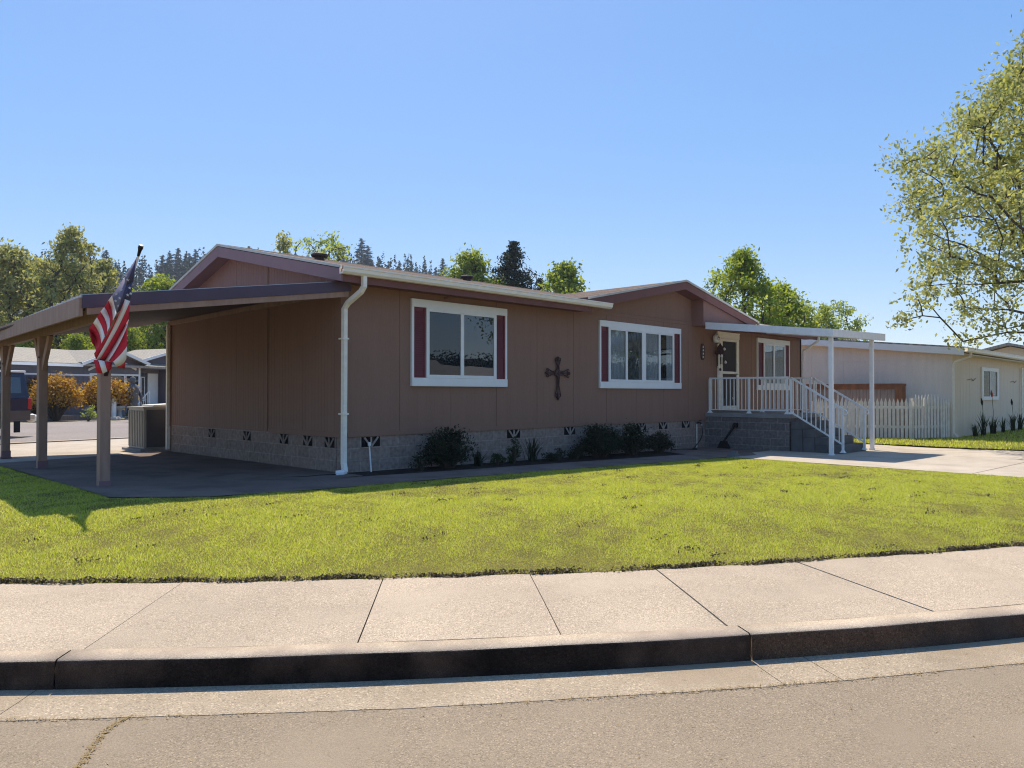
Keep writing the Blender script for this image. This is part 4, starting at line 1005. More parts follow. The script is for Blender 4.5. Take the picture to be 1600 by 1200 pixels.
# ------------------------------------------------------------------ heat pump behind the carport
ac = thing('heat_pump', 'beige ribbed outdoor heat pump with a dark grille beside the house corner', 'heat pump', (-.5,7.7,.15))
mb = MB(); x0, x1, y0, y1, zb, zt = -.45, .30, 7.25, 8.15, .19, 1.12
mb.box(x0, x1, y0, y1, zb, zt); 
for i in range(9):
    y = y0+.05+i*.1; mb.box(x0-.022, x0-.001, y-.018, y+.018, zb+.04, zt-.06)
mb.box(x0-.03, x1+.03, y0-.03, y1+.03, zt, zt+.03); mb.build('casing', M['beige_metal'], ac, bevel=.005)
mb = MB(); mb.box(x0+.06, x1-.25, y0-.02, y0-.001, zb+.03, zt-.04)
for i in range(16): mb.box(x0+.07, x1-.26, y0-.03, y0-.0205, zb+.06+i*.05, zb+.075+i*.05)
mb.build('grille', M['grille'], ac)
mb = MB(); mb.box(x1-.24, x1-.0, y0-.012, y0-.001, zb+.02, zt-.02); mb.build('service_panel', M['beige_metal'], ac)
mb = MB(); mb.box(x0-.12, x1+.1, y0-.15, y1+.1, .10, .188); mb.build('pad', M['deck'], ac)
bo = thing('lid_board', 'pale board lying on top of the heat pump', 'board', (.15,7.5,1.15))
mb = MB(); mb.hexa([(-.25,7.2,1.153),(.42,7.2,1.153),(.42,7.9,1.153),(-.25,7.9,1.153)], [(-.25,7.2,1.19),(.42,7.2,1.22),(.42,7.9,1.22),(-.25,7.9,1.19)]); mb.build('board', M['white'], bo)

# ------------------------------------------------------------------ pickup truck
tr = thing('pickup_truck', 'dark blue pickup truck with a canopy parked on the street behind the carport', 'truck', (-1.02,16.1,.21), math.atan2(.336,.942), local=True)
def tprism(prof, y0, y1): 
    m = MB(); m.prism([(x, y0, z) for x, z in prof], (0, y1-y0, 0)); return m
body = [(-.12,.52),(.0,.42),(-1.0-.62,.42)]
low = [(.0,.50),(.02,.62),(.02,1.10),(-2.1,1.12),(-3.35,1.12),(-4.75,1.02),(-5.15,.95),(-5.2,.55),(-5.15,.42),(-4.72,.42),(-4.66,.62),(-4.4,.84),(-4.1,.84),(-3.86,.62),(-3.8,.42),(-1.70,.42),(-1.62,.64),(-1.38,.88),(-1.02,.88),(-.78,.64),(-.70,.45)]
m = tprism(low, -.92, .92); tb = m.build('body', M['truck'], tr, bevel=.02)
m = MB(); m.hexa([(-3.75,-.88,1.12),(-1.95,-.88,1.12),(-1.95,.88,1.12),(-3.75,.88,1.12)], [(-3.2,-.74,1.76),(-2.0,-.74,1.78),(-2.0,.74,1.78),(-3.2,.74,1.76)]); m.build('cab', M['truck'], tr, bevel=.03)
m = MB(); m.hexa([(-1.93,-.9,1.105),(.0,-.9,1.105),(.0,.9,1.105),(-1.93,.9,1.105)], [(-1.93,-.80,1.86),(-.10,-.80,1.86),(-.10,.80,1.86),(-1.93,.80,1.86)]); can = m.build('canopy', M['truck'], tr, bevel=.02)
m = MB(); m.box(-1.9, -.08, -.84, .84, 1.862, 1.92); m.build('canopy_roof', M['white'], can, bevel=.015)
m = MB(); m.hexa([(-1.8,-.895,1.25),(-.25,-.895,1.25),(-.25,-.88,1.25),(-1.8,-.88,1.25)], [(-1.8,-.835,1.72),(-.25,-.835,1.72),(-.25,-.82,1.72),(-1.8,-.82,1.72)]); m.build('side_window', M['glass'], can)
m = MB(); m.hexa([(-3.0,-.862,1.22),(-2.1,-.862,1.22),(-2.1,-.84,1.22),(-3.0,-.84,1.22)], [(-2.85,-.768,1.66),(-2.1,-.768,1.66),(-2.1,-.75,1.66),(-2.85,-.75,1.66)]); m.build('door_window', M['glass'], tr)
m = MB(); m.box(-5.1, .0, -.935, -.921, .55, .80); m = MB(); m.box(-.70, .0, -.93, -.9205, .45, .74); m.box(-1.62-.9, -1.64, -.93, -.9205, .43, .74); m.build('lower_panel', M['truck2'], tr)
for y in (-.925, .78):
    m = MB(); m.box(-.07, .045, y, y+.145, .78, 1.10); m.build('tail_light', M['tail'], tr, bevel=.01)
m = MB(); m.box(.021, .17, -.9, .9, .46, .62); m.build('rear_bumper', M['chrome'], tr, bevel=.02)
m = MB(); m.lathe((.30,-.55,.50), [(.02,-.13),(.13,-.09),(.16,.0),(.13,.09),(.02,.13)], 14); m.build('hitch_cover', M['cream'], tr, smooth=True)
m = MB(); m.box(-.45,-.28,-.9,-.86,.1,.43); m.build('mud_flap', M['rubber'], tr)
for x in (-1.20, -4.25):
    for y in (-.94, .70):
        m = MB(); m.tube([(x,y,.37),(x,y+.03,.37),(x,y+.21,.37),(x,y+.24,.37)], [.34,.37,.37,.34], 24); wh = m.build('wheel', M['rubber'], tr)
        m = MB(); m.tube([(x,y-.008,.37),(x,y-.002,.37)], [.19,.215], 20); m.tube([(x,y-.02,.37),(x,y-.009,.37)], [.06,.08], 10); m.build('rim', M['chrome'], wh)
rk = thing('roof_rack_load', 'dark bundle strapped on the roof of the blue truck', 'roof load', (-1.02,16.1,.21), math.atan2(.336,.942), local=True)
m = MB(); m.tube([(-.95,-.55,1.925),(-.95,-.55,2.1)], .025, 6); m.tube([(-1.25,-.55,2.08),(-1.0,-.55,2.14),(-.75,-.55,2.16),(-.55,-.55,2.10)], [.05,.10,.09,.06], 8); m.tube([(-1.2,-.5,1.98),(-.6,-.5,1.98)], .05, 8); m.build('bundle', M['black'], rk)

# ------------------------------------------------------------------ blue grey house across the far street
fh = thing('manufactured_house', 'low blue grey house with white trim and pale roof across the far street', 'house', (6.45,33.99,0), math.atan2(.336,.942), local=True)
def fbox(name, m_, *b, parent=fh, **k):
    q = MB()
    for x in b: q.box(*x)
    return q.build(name, m_, parent, **k)
fbox('wall', M['far_wall'], (-16,.0,0,7.4,.1,2.9), (.0,3.5,-.01,7.4,.1,2.9), (3.5,9.5,1.2,7.4,.1,2.9))
m = MB(); m.prism([(.0,-.008,2.9),(3.5,-.008,2.9),(3.5,-.008,3.22),(1.75,-.008,3.78),(.0,-.008,3.2)], (0,.2,0)); m.prism([(3.5,.5,2.9),(9.5,.5,2.9),(9.5,.5,3.3),(6.5,.5,4.1),(3.5,.5,3.3)], (0,.3,0)); m.build('gable_wall', M['far_purple'], fh)
fbox('porch_wall', M['far_purple'], (3.5,3.65,.5,1.19,.1,2.9), (5.9,6.1,.5,1.19,.1,2.9), (3.66,9.5,1.17,1.198,.1,2.9))
m = MB()
def froof(a, b, c, d, t=.12): m.hexa([Vector(p)-Vector((0,0,t)) for p in (a, b, c, d)], [a, b, c, d])
froof((-16.3,-.45,3.03),(10,-.45,3.03),(10,3.9,3.98),(-16.3,3.9,3.98)); froof((-16.3,3.9,3.98),(10,3.9,3.98),(10,8.0,3.0),(-16.3,8.0,3.0))
froof((-.4,-.5,3.12),(1.75,-.5,3.93),(1.75,3.9,3.93),(-.4,3.9,3.12)); froof((1.75,-.5,3.93),(3.75,-.5,3.22),(3.75,3.9,3.22),(1.75,3.9,3.93))
froof((3.2,.1,3.28),(6.5,.1,4.22),(6.5,3.9,4.22),(3.2,3.9,3.28)); froof((6.5,.1,4.22),(9.8,.1,3.28),(9.8,3.9,3.28),(6.5,3.9,4.22)); m.build('roof', M['shingle_tan'], fh)
m = MB(); m.box(-16.3, -.4, -.53, -.452, 2.86, 3.0)
for p, q in (((-.42,-.53,3.02),(1.75,-.53,3.84)), ((1.75,-.53,3.84),(3.78,-.53,3.12)), ((3.15,.06,3.18),(6.5,.06,4.13)), ((6.5,.06,4.13),(9.8,.06,3.18))): m.bar(p, q, .06, .16)
m.bar((.25,-.06,2.72),(1.75,-.06,3.45), .05, .12); m.bar((1.75,-.06,3.45),(3.25,-.06,2.82), .05, .12); m.box(3.42, 3.52, -.08, -.015, .3, 3.0); m.build('white_trim', M['white'], fh)
for x0, x1, z0, z1 in ((.45,1.35,1.3,2.45), (1.55,2.45,1.3,2.45), (2.6,3.4,1.3,2.45), (-5.2,-3.8,1.3,2.3), (-9.5,-7.6,1.2,2.4)):
    w_ = fbox('window', M['white'], (x0-.1,x0,-.07,-.012,z0-.1,z1+.1), (x1,x1+.1-.01,-.07,-.012,z0-.1,z1+.1), (x0,x1,-.07,-.012,z0-.1,z0), (x0,x1,-.07,-.012,z1,z1+.1), (x0,x1,-.06,-.012,(z0+z1)/2-.03,(z0+z1)/2+.03))
    fbox('pane', M['glass'], (x0,x1,-.04,-.03,z0,(z0+z1)/2-.031), (x0,x1,-.04,-.03,(z0+z1)/2+.031,z1), parent=w_)
fbox('door', M['truck'], (4.35,4.95,1.10,1.165,.72,2.66)); fbox('storm_door', M['white'], (5.02,5.75,1.10,1.165,.72,2.66))
fbox('side_light', M['white'], (4.5,4.56,1.07,1.098,1.0,2.45), (4.74,4.80,1.07,1.098,1.0,2.45), (4.56,4.74,1.07,1.098,2.39,2.45), (4.56,4.74,1.07,1.098,1.0,1.06))
fbox('porch_floor', M['deck'], (3.6,7.0,-.5,1.1,.1,.70)); fbox('step', M['deck'], (3.0,3.6,-.5,.5,.1,.4))
m = MB(); m.bar((2.9,-.5,.75),(3.75,-.5,1.60),.05); m.bar((3.75,-.5,1.60),(3.75,-.5,.70),.05); m.bar((2.9,-.5,.75),(2.9,-.5,.2),.05)
for i in range(6): m.bar((3.0+i*.13,-.5,.85+i*.13-.6),(3.0+i*.13,-.5,.85+i*.13),.025)
m.build('stair_rail', M['white'], fh)
fbox('lean_to_roof', M['white'], (-9.5,-.6,-1.6,-.54,2.36,2.44)); 
def yard(name, label, cat, x, y, build_fn):
    o = thing(name, label, cat, (x, y, .2), math.atan2(.336,.942), local=True); build_fn(o); return o
def bm(o):
    m = MB(); m.tube([(0,0,0),(0,0,1.05)], .12, 10); m.build('column', M['white'], o); m = MB(); m.lathe((.4,.1,0), [(.2,0),(.12,.1),(.1,.35),(.28,.55),(.25,.62)], 12); m.build('basin', M['stone'], o)
yard('garden_ornament', 'short white post and bowl among stones in the far front yard', 'ornament', 6.7, 30.2, bm)
def statue(o):
    m = MB(); m.lathe((0,0,0), [(.35,0),(.35,.25),(.26,.3),(.24,.9),(.27,1.2),(.31,1.45),(.2,1.7),(.09,1.78)], 12); m.lathe((0,0,1.75), [(.06,0),(.14,.1),(.16,.2),(.12,.33),(.03,.38)], 12); m.tube([(.28,0,1.5),(.42,-.1,1.1),(.3,-.25,.85)], [.09,.08,.06], 8); m.tube([(-.28,0,1.5),(-.4,-.1,1.15),(-.2,-.25,1.0)], [.09,.08,.06], 8); m.build('figure', M['bronze'], o, smooth=True)
yard('garden_statue', 'grey standing garden figure by the steps of the far house', 'statue', 7.75, 30.6, statue)
def stones(o):
    m = MB(); r_ = random.Random(4)
    for i in range(9):
        x, y, q = r_.uniform(-1.2,1.4), r_.uniform(-.4,.4), r_.uniform(.1,.24); m.lathe((x,y,-.03), [(q*.8,0),(q,q*.4),(q*.7,q*.9),(q*.2,q)], 7)
    m.build('rock', M['stone'], o)
yard('rock_pile', 'row of pale rocks along the edge of the far street', 'rocks', 6.9, 29.4, stones)
def timber(o):
    m = MB(); m.box(-7,1.2,-.1,.12,-.05,.2); m.build('edging', M['wood_grey'], o)
yard('timber_edging', 'low timber edging in front of the orange shrubs', 'edging', 4.5, 30.5, timber)

# ------------------------------------------------------------------ foliage
def rand_dirs(r, n):
    d = r.normal(0, 1, (n,3)); return d/np.linalg.norm(d, axis=1)[:,None]
def leaf_quads(c, size, r, aspect=.55, flat=0.):
    """one diamond leaf per centre, random tilt"""
    n = len(c); d1 = rand_dirs(r, n); nn = rand_dirs(r, n); nn[:,2] += flat; 
    d2 = np.cross(d1, nn); d2 /= np.linalg.norm(d2, axis=1)[:,None]+1e-9
    a = (np.asarray(size)*r.uniform(.6, 1.25, n))[:,None]*.5; b = a*aspect*2*r.uniform(.7, 1.1, (n,1))
    V = np.stack([c-d1*a, c+d2*b*.5+d1*a*.1, c+d1*a, c-d2*b*.5+d1*a*.1], 1)
    return V.reshape(-1, 3), np.arange(4*n).reshape(-1, 4)
def branch_mesh(base, pts, r_base, seed, expo=2.3, tip=.006, lean=.35):
    """grow limbs from the base to every clump centre, thicker where more of them share a limb"""
    r = np.random.default_rng(seed); nodes = [np.array(base, float)]; par = [-1]
    order = np.argsort(np.linalg.norm(pts-np.array(base), axis=1))
    cost = [0.]
    for i in order:
        p = pts[i]; N_ = np.array(nodes); d = np.linalg.norm(N_-p, axis=1)
        j = int(np.argmin(d+lean*np.array(cost)+np.where(N_[:,2] > p[2]+.15, .6, 0)))
        q = nodes[j]; mid = (q+p)/2+r.normal(0, .06, 3)*np.linalg.norm(p-q); mid[2] += .04*np.linalg.norm(p-q)
        nodes.append(mid); par.append(j); cost.append(cost[j]+np.linalg.norm(mid-q)); nodes.append(p); par.append(len(nodes)-2); cost.append(cost[-1]+np.linalg.norm(p-mid))
    n = len(nodes); w = np.zeros(n); child = [0]*n
    for j in par:
        if j >= 0: child[j] += 1
    for i in range(n-1, -1, -1):
        if child[i] == 0: w[i] = 1
        if par[i] >= 0: w[par[i]] += w[i]
    rad = np.maximum(tip, r_base*(w/w[0])**(1/expo))
    mb = MB()
    for i in range(1, n):
        j = par[i]; mb.tube([nodes[j], nodes[i]], [min(rad[j], rad[i]*1.35), rad[i]], 6 if rad[i] > .03 else 4, cap=False)
    return mb
def tree(name, label, loc, H, rad_fn, z0, ncl, nleaf, lsize, mleaf, seed, r_base, group=None, spread=.42, cat='tree', trunk_h=None, shell=.55, flat=.3, bark='bark_tree', rz=0., rotleaf=.55, gap=0., twist=1., lobe=1.):
    r = np.random.default_rng(seed); o = thing(name, label, cat, loc, rz, group, local=True)
    pts = []; lob = [(r.uniform(0, 6.28), r.integers(2, 5), r.uniform(.08, .22)) for _ in range(4)]
    while len(pts) < ncl:
        z = z0+(H-z0)*r.uniform()**.85; R_ = rad_fn((z-z0)/(H-z0)); a = r.uniform(0, 6.28)
        R_ *= 1+lobe*sum(k*math.sin(m_*a+p+z*1.1*twist) for p, m_, k in lob)
        q = R_*(r.uniform()**shell); pts.append((math.cos(a)*q, math.sin(a)*q, z+r.normal(0, .12)))
    pts = np.array(pts)
    th = trunk_h or z0*.9
    tr_ = np.array([(r.normal(0, .05)*k, r.normal(0, .05)*k, th*k/3) for k in range(1, 4)]+[(0,0,th+(H-th)*k/6) for k in range(1, 5)])
    mb = branch_mesh((0,0,-.1), np.vstack([tr_, pts]), r_base, seed)
    mb.build('trunk', M[bark], o, smooth=True)
    if gap: pts = pts[r.uniform(0, 1, len(pts)) > gap]
    k = r.poisson(nleaf, len(pts)); idx = np.repeat(np.arange(len(pts)), k)
    sc = spread*r.uniform(.6, 1.3, len(pts))[idx][:,None]
    dirs = rand_dirs(r, len(pts))[idx]; 
    nr_ = lambda *s: np.clip(r.normal(0, 1, s), -1.7, 1.7)
    c = pts[idx]+nr_(len(idx),3)*sc*np.array((1,1,.6))*.7+dirs*nr_(len(idx),1)*sc*.75
    V, F = leaf_quads(c, lsize, r, rotleaf, flat)
    np_mesh('crown', V, F, M[mleaf], o, local=True)
    return o
def conifer(name, label, loc, H, W, nb, ml, seed, cat='tree', group=None, per=16, droop=.25, size=.5, rz=0., zb=.08):
    r = np.random.default_rng(seed); o = thing(name, label, cat, loc, rz, group, local=True)
    mb = MB(); mb.tube([(0,0,-.3),(0,0,H*.5),(0,0,H)], [H*.016+.05,H*.009+.02,.01], 7)
    C = []; S_ = []
    for i in range(nb):
        u = (i+.5)/nb; z = H*(zb+(1-zb)*u); L = W*(1-u)**.8*r.uniform(.55, 1.15)+.05*W; a = r.uniform(0, 6.28); up = r.uniform(-droop, .15+.25*u)
        if H < 30 and i % 2 == 0: mb.tube([(0,0,z),(math.cos(a)*L*.85,math.sin(a)*L*.85,z+L*up*.8)], [.02*H*.1+.01,.006], 3, cap=False)
        t = r.uniform(0, 1, per)**.8; sp = (.10+.16*(1-t))*L+.05*H*.1
        C.append(np.c_[math.cos(a)*L*t+r.normal(0, 1, per)*sp, math.sin(a)*L*t+r.normal(0, 1, per)*sp, z+L*up*t-.10*L*t*t+r.normal(0, 1, per)*sp*.45]); S_.append(np.full(per, size*(.45+.75*(1-u))))
    mb.build('trunk', M['conifer_bark'], o)
    V, F = leaf_quads(np.vstack(C), np.concatenate(S_), r, .5, .9)
    np_mesh('crown', V, F, M[ml], o, local=True); return o
dome = lambda t: None
# big maple on the right: crown spreads over the frame edge
prof_m = [(0,.66),(.08,1.0),(.25,1.12),(.42,1.0),(.6,.84),(.75,.66),(.88,.44),(1,.18)]
def rp(prof, Rm): return lambda t: Rm*float(np.interp(t, [p[0] for p in prof], [p[1] for p in prof]))
tree('maple_tree', 'large spring maple with yellow green leaves reaching into the right edge', (19.4,-8.3,-.05), 12.3, rp(prof_m, 5.5), 3.2, 640, 125, .15, 'leaf_maple', 31, .2, spread=.40, trunk_h=2.2, shell=.46, flat=.2, lobe=.45)
# trees behind the houses
egg = [(0,.55),(.15,.85),(.35,1.),(.55,.9),(.75,.62),(.9,.35),(1,.1)]
tree('maple_tree', 'bright green broad tree rising behind the right roof slope and the porch awning', (25.3,5.7,-.1), 7.8, rp(egg, 2.5), 1.8, 170, 70, .20, 'leaf_spring', 41, .15, spread=.34, gap=.10)
tree('maple_tree', 'shorter rounded green tree beside the broad tree above the porch awning', (28.6,5.4,-.1), 6.6, rp(egg, 1.9), 1.6, 100, 100, .20, 'leaf_spring', 42, .12, spread=.32)
tree('blossom_tree', 'wide low tree with pale yellow green twigs above the neighbour roof', (31.2,4.9,-.1), 5.9, rp([(0,.5),(.3,.95),(.6,1.),(.85,.8),(1,.5)], 2.25), 1.6, 190, 85, .15, 'leaf_pale', 43, .10, spread=.26, shell=.4)
tree('maple_tree', 'round leafy tree directly left of the dark conifer behind the roof', (34.0,33.4,0), 12.4, rp(egg, 3.3), 2.5, 170, 95, .32, 'leaf_spring', 44, .2, spread=.5)
conifer('fir_tree', 'tall dark conifer behind the middle of the brown roof', (36.2,30.6,0), 13.3, 5.0, 230, 'needle', 45, per=95, size=.42)
conifer('fir_tree', 'small dark conifer standing right of the leafy pair beyond the roof', (45.2,35.9,0), 12.0, 3.2, 130, 'needle', 46, per=60, size=.42)
tree('poplar_tree', 'upright light green tree right of the small conifer beyond the roof', (35.2,24.5,0), 10.6, rp(egg, 2.4), 2.2, 140, 95, .30, 'leaf_spring', 47, .17, spread=.42)
tree('birch_tree', 'sparse pale leaved tree showing above the left roof slope', (26.0,41.4,0), 14.0, rp([(0,.3),(.4,.8),(.7,1.),(.9,.8),(1,.4)], 2.6), 3.0, 100, 26, .30, 'leaf_pale', 48, .17, spread=.42, shell=.45)
tree('birch_tree', 'slim grey green tree top left of the roof vent', (24.8,45.6,0), 14.2, rp(egg, 1.5), 3.0, 70, 36, .30, 'leaf_cotton', 49, .15, spread=.4)
# row of cottonwoods behind the far house
tA = tree('cottonwood_tree', 'tall loose olive green tree at the far left behind the blue grey house', (0,0,0), 11.8, rp([(0,.5),(.25,.9),(.5,1.),(.75,.8),(.92,.5),(1,.2)], 3.3), 2.2, 210, 52, .33, 'leaf_cotton', 51, .22, group='trees behind the far house', spread=.52, gap=.05)
tB = tree('cottonwood_tree', 'highest loose tree of the left row with spiky twigs', (0,0,0), 14.0, rp([(0,.6),(.3,1.),(.6,.85),(.85,.55),(1,.2)], 3.0), 2.0, 210, 50, .33, 'leaf_cotton', 52, .22, group='trees behind the far house', spread=.45, gap=.1)
tC = tree('cottonwood_tree', 'rounded yellow green tree right of the flag', (0,0,0), 10.0, rp(egg, 3.2), 1.2, 190, 55, .30, 'leaf_spring', 53, .2, group='trees behind the far house', spread=.5)
def polar(px, d):     # place by bearing (as seen across the far street) and distance
    a = (px-800)/1200; f = (math.sin(R(46.15)), math.cos(R(46.15)))
    return (CAM[0]+d*(f[0]+a*f[1]), CAM[1]+d*(f[1]-a*f[0]), .15)
tA.location = polar(15, 57); tB.location = polar(112, 60); tC.location = polar(252, 58)
for t_, px, d_, s_, a_, lb in ((tA, -40, 60, .88, 2., 'leftmost olive tree at the picture edge behind the truck'), (tA, 65, 66, 1.05, 4., 'olive tree standing between the leftmost tree and the highest tree'), (tB, 160, 64, .88, 1.3, 'olive tree just left of the flag canton'), (tA, 205, 68, .74, 5., 'olive tree hidden behind the hanging flag'), (tC, 40, 52, .62, 2.2, 'low yellow green tree over the pale far roof on the left'), (tC, 120, 54, .55, 3.7, 'low green tree behind the knee braced middle post'), (tC, 300, 62, .85, 1.1, 'green tree seen beside the house corner under the carport roof'), (tC, 200, 53, .6, .4, 'low green tree behind the flag foot'), (tB, 340, 70, .75, 3.3, 'tree behind the carport and the brown gable')):
    dup(t_, polar(px, d_), a_, s_, lb)

# wooded hill
az_ = np.radians(np.linspace(-62, 40, 70)); rr = np.array([110,150,200,250,300,350,420])
def ridge(a): return float(np.interp(math.degrees(a), [-62,-34,-30,-26,-22,-12,-7,-4.5,-2,2,6,40], [35,34,34,35,39,42,40,36,27,8,0,0]))
def hz(a, q): 
    t = min(1., max(0., (q-120)/180)); return ridge(a)*(t*t*(3-2*t))*(1 if q <= 300 else 1-.1*(q-300)/120)-.3
def pol(a, q):
    f = (math.sin(R(46.15)+a), math.cos(R(46.15)+a)); return (CAM[0]+q*f[0], CAM[1]+q*f[1])
V = [(*pol(a, q), hz(a, q)) for a in az_ for q in rr]; nr = len(rr)
F = [(i*nr+j, (i+1)*nr+j, (i+1)*nr+j+1, i*nr+j+1) for i in range(len(az_)-1) for j in range(nr-1)]
kind(np_mesh('wooded_hill', V, F, M['hill'], smooth=True), 'structure')
r = np.random.default_rng(61)
cf = [conifer('fir_tree', 'dark distant conifer standing in the ridge line of the wooded hill', (0,0,0), h_, w_, 60, 'needle_far', 62+i, group='conifers along the ridge', per=120, size=s_*.56, zb=.03, droop=.35) for i, (h_, w_, s_) in enumerate(((20,4.2,1.15), (17,3.6,1.05), (22,4.2,1.2)))]
cnt = 0; a = R(-36.5)
while a < R(2.0):
    q = 300+r.uniform(-22, 16); h_ = hz(a, q); s_ = r.uniform(.32, .66)*(1.25 if r.uniform() < .15 else 1); x, y = pol(a, q)
    if cnt < 3: o = cf[cnt]; o.location = (x, y, h_); o.scale = (s_,)*3
    else: dup(cf[cnt % 3], (x, y, h_), r.uniform(0, 6), (s_*r.uniform(1.15, 1.9), s_*r.uniform(1.15, 1.9), s_))
    cnt += 1; a += R(r.uniform(.09, .34))
# the wood on the slope below the ridge: one mass
C = []; S_ = []
for i in range(1100):
    a = R(r.uniform(-60, 2)); q = r.uniform(175, 318); x, y = pol(a, q); z = hz(a, q); H = r.uniform(9, 14)*(.8 if q > 285 else 1)
    n = 64; u = r.uniform(0, 1, n)**.75; L = H*.17*(1-u)+.2; w = r.uniform(0, 6.28, n); k = L*r.uniform(.3, 1, n)
    C.append(np.c_[x+np.cos(w)*k, y+np.sin(w)*k, z+H*u]); S_.append(1.5*(1.2-u*.7))
V, F = leaf_quads(np.vstack(C), np.concatenate(S_), r, .6, .8)
kind(np_mesh('forest', V, F, M['needle_far']), 'stuff')

# ------------------------------------------------------------------ shrubs and bed plants
def shrub(name, label, loc, dims, n, ls, ml, seed, cat='shrub', group=None, stems=6, lump=.25, base=.25, mtop=None, flower=0):
    r = np.random.default_rng(seed); o = thing(name, label, cat, loc, 0, group, local=True)
    ncl = max(8, n//45); cl = rand_dirs(r, ncl); cl[:,2] = np.abs(cl[:,2]); rad = r.uniform(.35, .9, ncl)**.6
    cl = cl*rad[:,None]*np.array((dims[0]/2, dims[1]/2, dims[2]*(1-base)))+np.array((0,0,dims[2]*base))
    idx = r.integers(0, ncl, n); c = cl[idx]+r.normal(0, 1, (n,3))*lump*np.array((dims[0], dims[1], dims[2]*.8))*.35
    c[:,2] = np.maximum(c[:,2], .02)
    mb = MB()
    for i in range(ncl):
        p = cl[i]; mb.tube([(p[0]*.08,p[1]*.08,-.05),(p[0]*.5,p[1]*.5,p[2]*.6),tuple(p)], [.012+.012*dims[2],.008+.006*dims[2],.004], 4, cap=False)
    mb.build('stem', M['bark_tree'], o)
    V, F = leaf_quads(c, ls, r, .5, .4); np_mesh('foliage', V, F, M[ml], o, local=True)
    if flower:
        c = cl[r.integers(0, ncl, flower)]*1.05+r.normal(0, .04, (flower,3)); V, F = leaf_quads(np.repeat(c, 5, 0)+r.normal(0, .012, (flower*5,3)), .05, r, .9); np_mesh('flower', V, F, M['flower_white'], o, local=True)
    return o
def spiky(name, label, loc, h, n, spread, ml, seed, cat='plant', group=None, bloom=None):
    r = np.random.default_rng(seed); o = thing(name, label, cat, loc, 0, group, local=True); V = []; F = []
    for i in range(n):
        a = r.uniform(0, 6.28); L = h*r.uniform(.55, 1.1); s = spread*r.uniform(.1, 1); w = .012+.006*h
        bx, by = r.normal(0, .05*spread+.02, 2); pts = [(bx+math.cos(a)*s*t**1.6, by+math.sin(a)*s*t**1.6, L*(t-.25*t*t*(s/(spread+.01)))) for t in (0, .35, .7, 1)]
        px, py = -math.sin(a)*w, math.cos(a)*w; k = len(V)
        for j, p in enumerate(pts):
            q = (1, .95, .7, .08)[j]; V += [(p[0]-px*q, p[1]-py*q, p[2]), (p[0]+px*q, p[1]+py*q, p[2])]
        F += [(k+2*j, k+2*j+1, k+2*j+3, k+2*j+2) for j in range(3)]
    np_mesh('blade', V, F, M[ml], o, local=True)
    if bloom:
        m = MB(); m.tube([(0,0,0),(.03,0,bloom[0]*.6),(-.05,.02,bloom[0])], .008, 5); m.build('flower_stalk', M['shrub_green'], o)
        m = MB(); m.tube([(-.05,.02,bloom[0]-.04),(-.09,.02,bloom[0]+.08),(-.13,.03,bloom[0]+.22)], [.02,.045,.012], 7); m.build('bloom', M[bloom[1]], o)
    return o
shrub('dark_shrub', 'rounded almost black shrub against the skirting left of the first big window', (2.02,-.42,.06), (1.05,.7,.80), 3600, .055, 'shrub_dark', 71)
shrub('dark_shrub', 'dense dark green bush under the second big window at its left', (6.45,-.50,.0), (1.45,.85,.80), 4600, .055, 'shrub_dark', 72, lump=.22)
shrub('flowering_shrub', 'dark bush with a few cream flowers between the two larger bushes', (7.65,-.50,.0), (1.2,.75,.74), 3400, .055, 'shrub_dark', 73, flower=7)
shrub('dark_shrub', 'smallest dark bush at the right end of the bush group near the hose', (8.75,-.52,-.02), (.95,.6,.58), 2300, .05, 'shrub_dark', 74)
bedp = ((1.35,.34,.45,'spiky clump just left of the black shrub'), (2.8,.30,.4,'low tuft at the right foot of the black shrub'), (3.25,.26,.3,'bright green tuft right of the black shrub'), (3.7,.42,.26,'tall thin plant under the first window'), (4.3,.50,.3,'stringy climber under the third skirting vent'), (5.0,.26,.5,'low clump below the left arm of the wall cross'), (5.65,.30,.35,'grassy clump touching the left bush'))
for i, (x, h_, sp_, lb) in enumerate(bedp):
    loc = (x, -.42+.05*math.sin(i*2), G(x, -.4)+.01); ml = 'shrub_green' if i in (2, 3) else 'shrub_dark'
    if i % 3 == 1: spiky('bed_plant', lb, loc, h_*1.1, 30, sp_*1.1, ml, 80+i, group='plants in the wall bed')
    else: shrub('bed_plant', lb, loc, (sp_*1.25, sp_*.9, h_*(1.25 if i in (3, 4) else .95)), 420+60*i, .045, ml, 80+i, cat='plant', group='plants in the wall bed', lump=.3, base=.1)
for i, (px, d_, s_, lb) in enumerate(((88, 36.5, (2.2,2.0,2.15), 'large orange and dark red shrub between the truck and the middle post'), (168, 39, (2.8,2.0,2.1), 'wide orange shrub partly hidden by the front carport post'), (60, 38, (1.5,1.5,2.0), 'small orange shrub peeping out beside the truck canopy'))):
    p = polar(px, d_); o = shrub('orange_shrub', lb, (p[0], p[1], .2), s_, 6500, .14, 'shrub_red', 95+i, lump=.24, base=.38)
p = polar(138, 36); shrub('yard_plant', 'small pale plant between the two orange shrubs', (p[0], p[1], .2), (.8,.7,.75), 500, .09, 'leaf_pale', 99)
p = polar(210, 33.5); shrub('yard_plant', 'low dark plant beside the white stair rail of the far house', (p[0], p[1], .2), (.8,.6,.5), 400, .09, 'shrub_dark', 100)

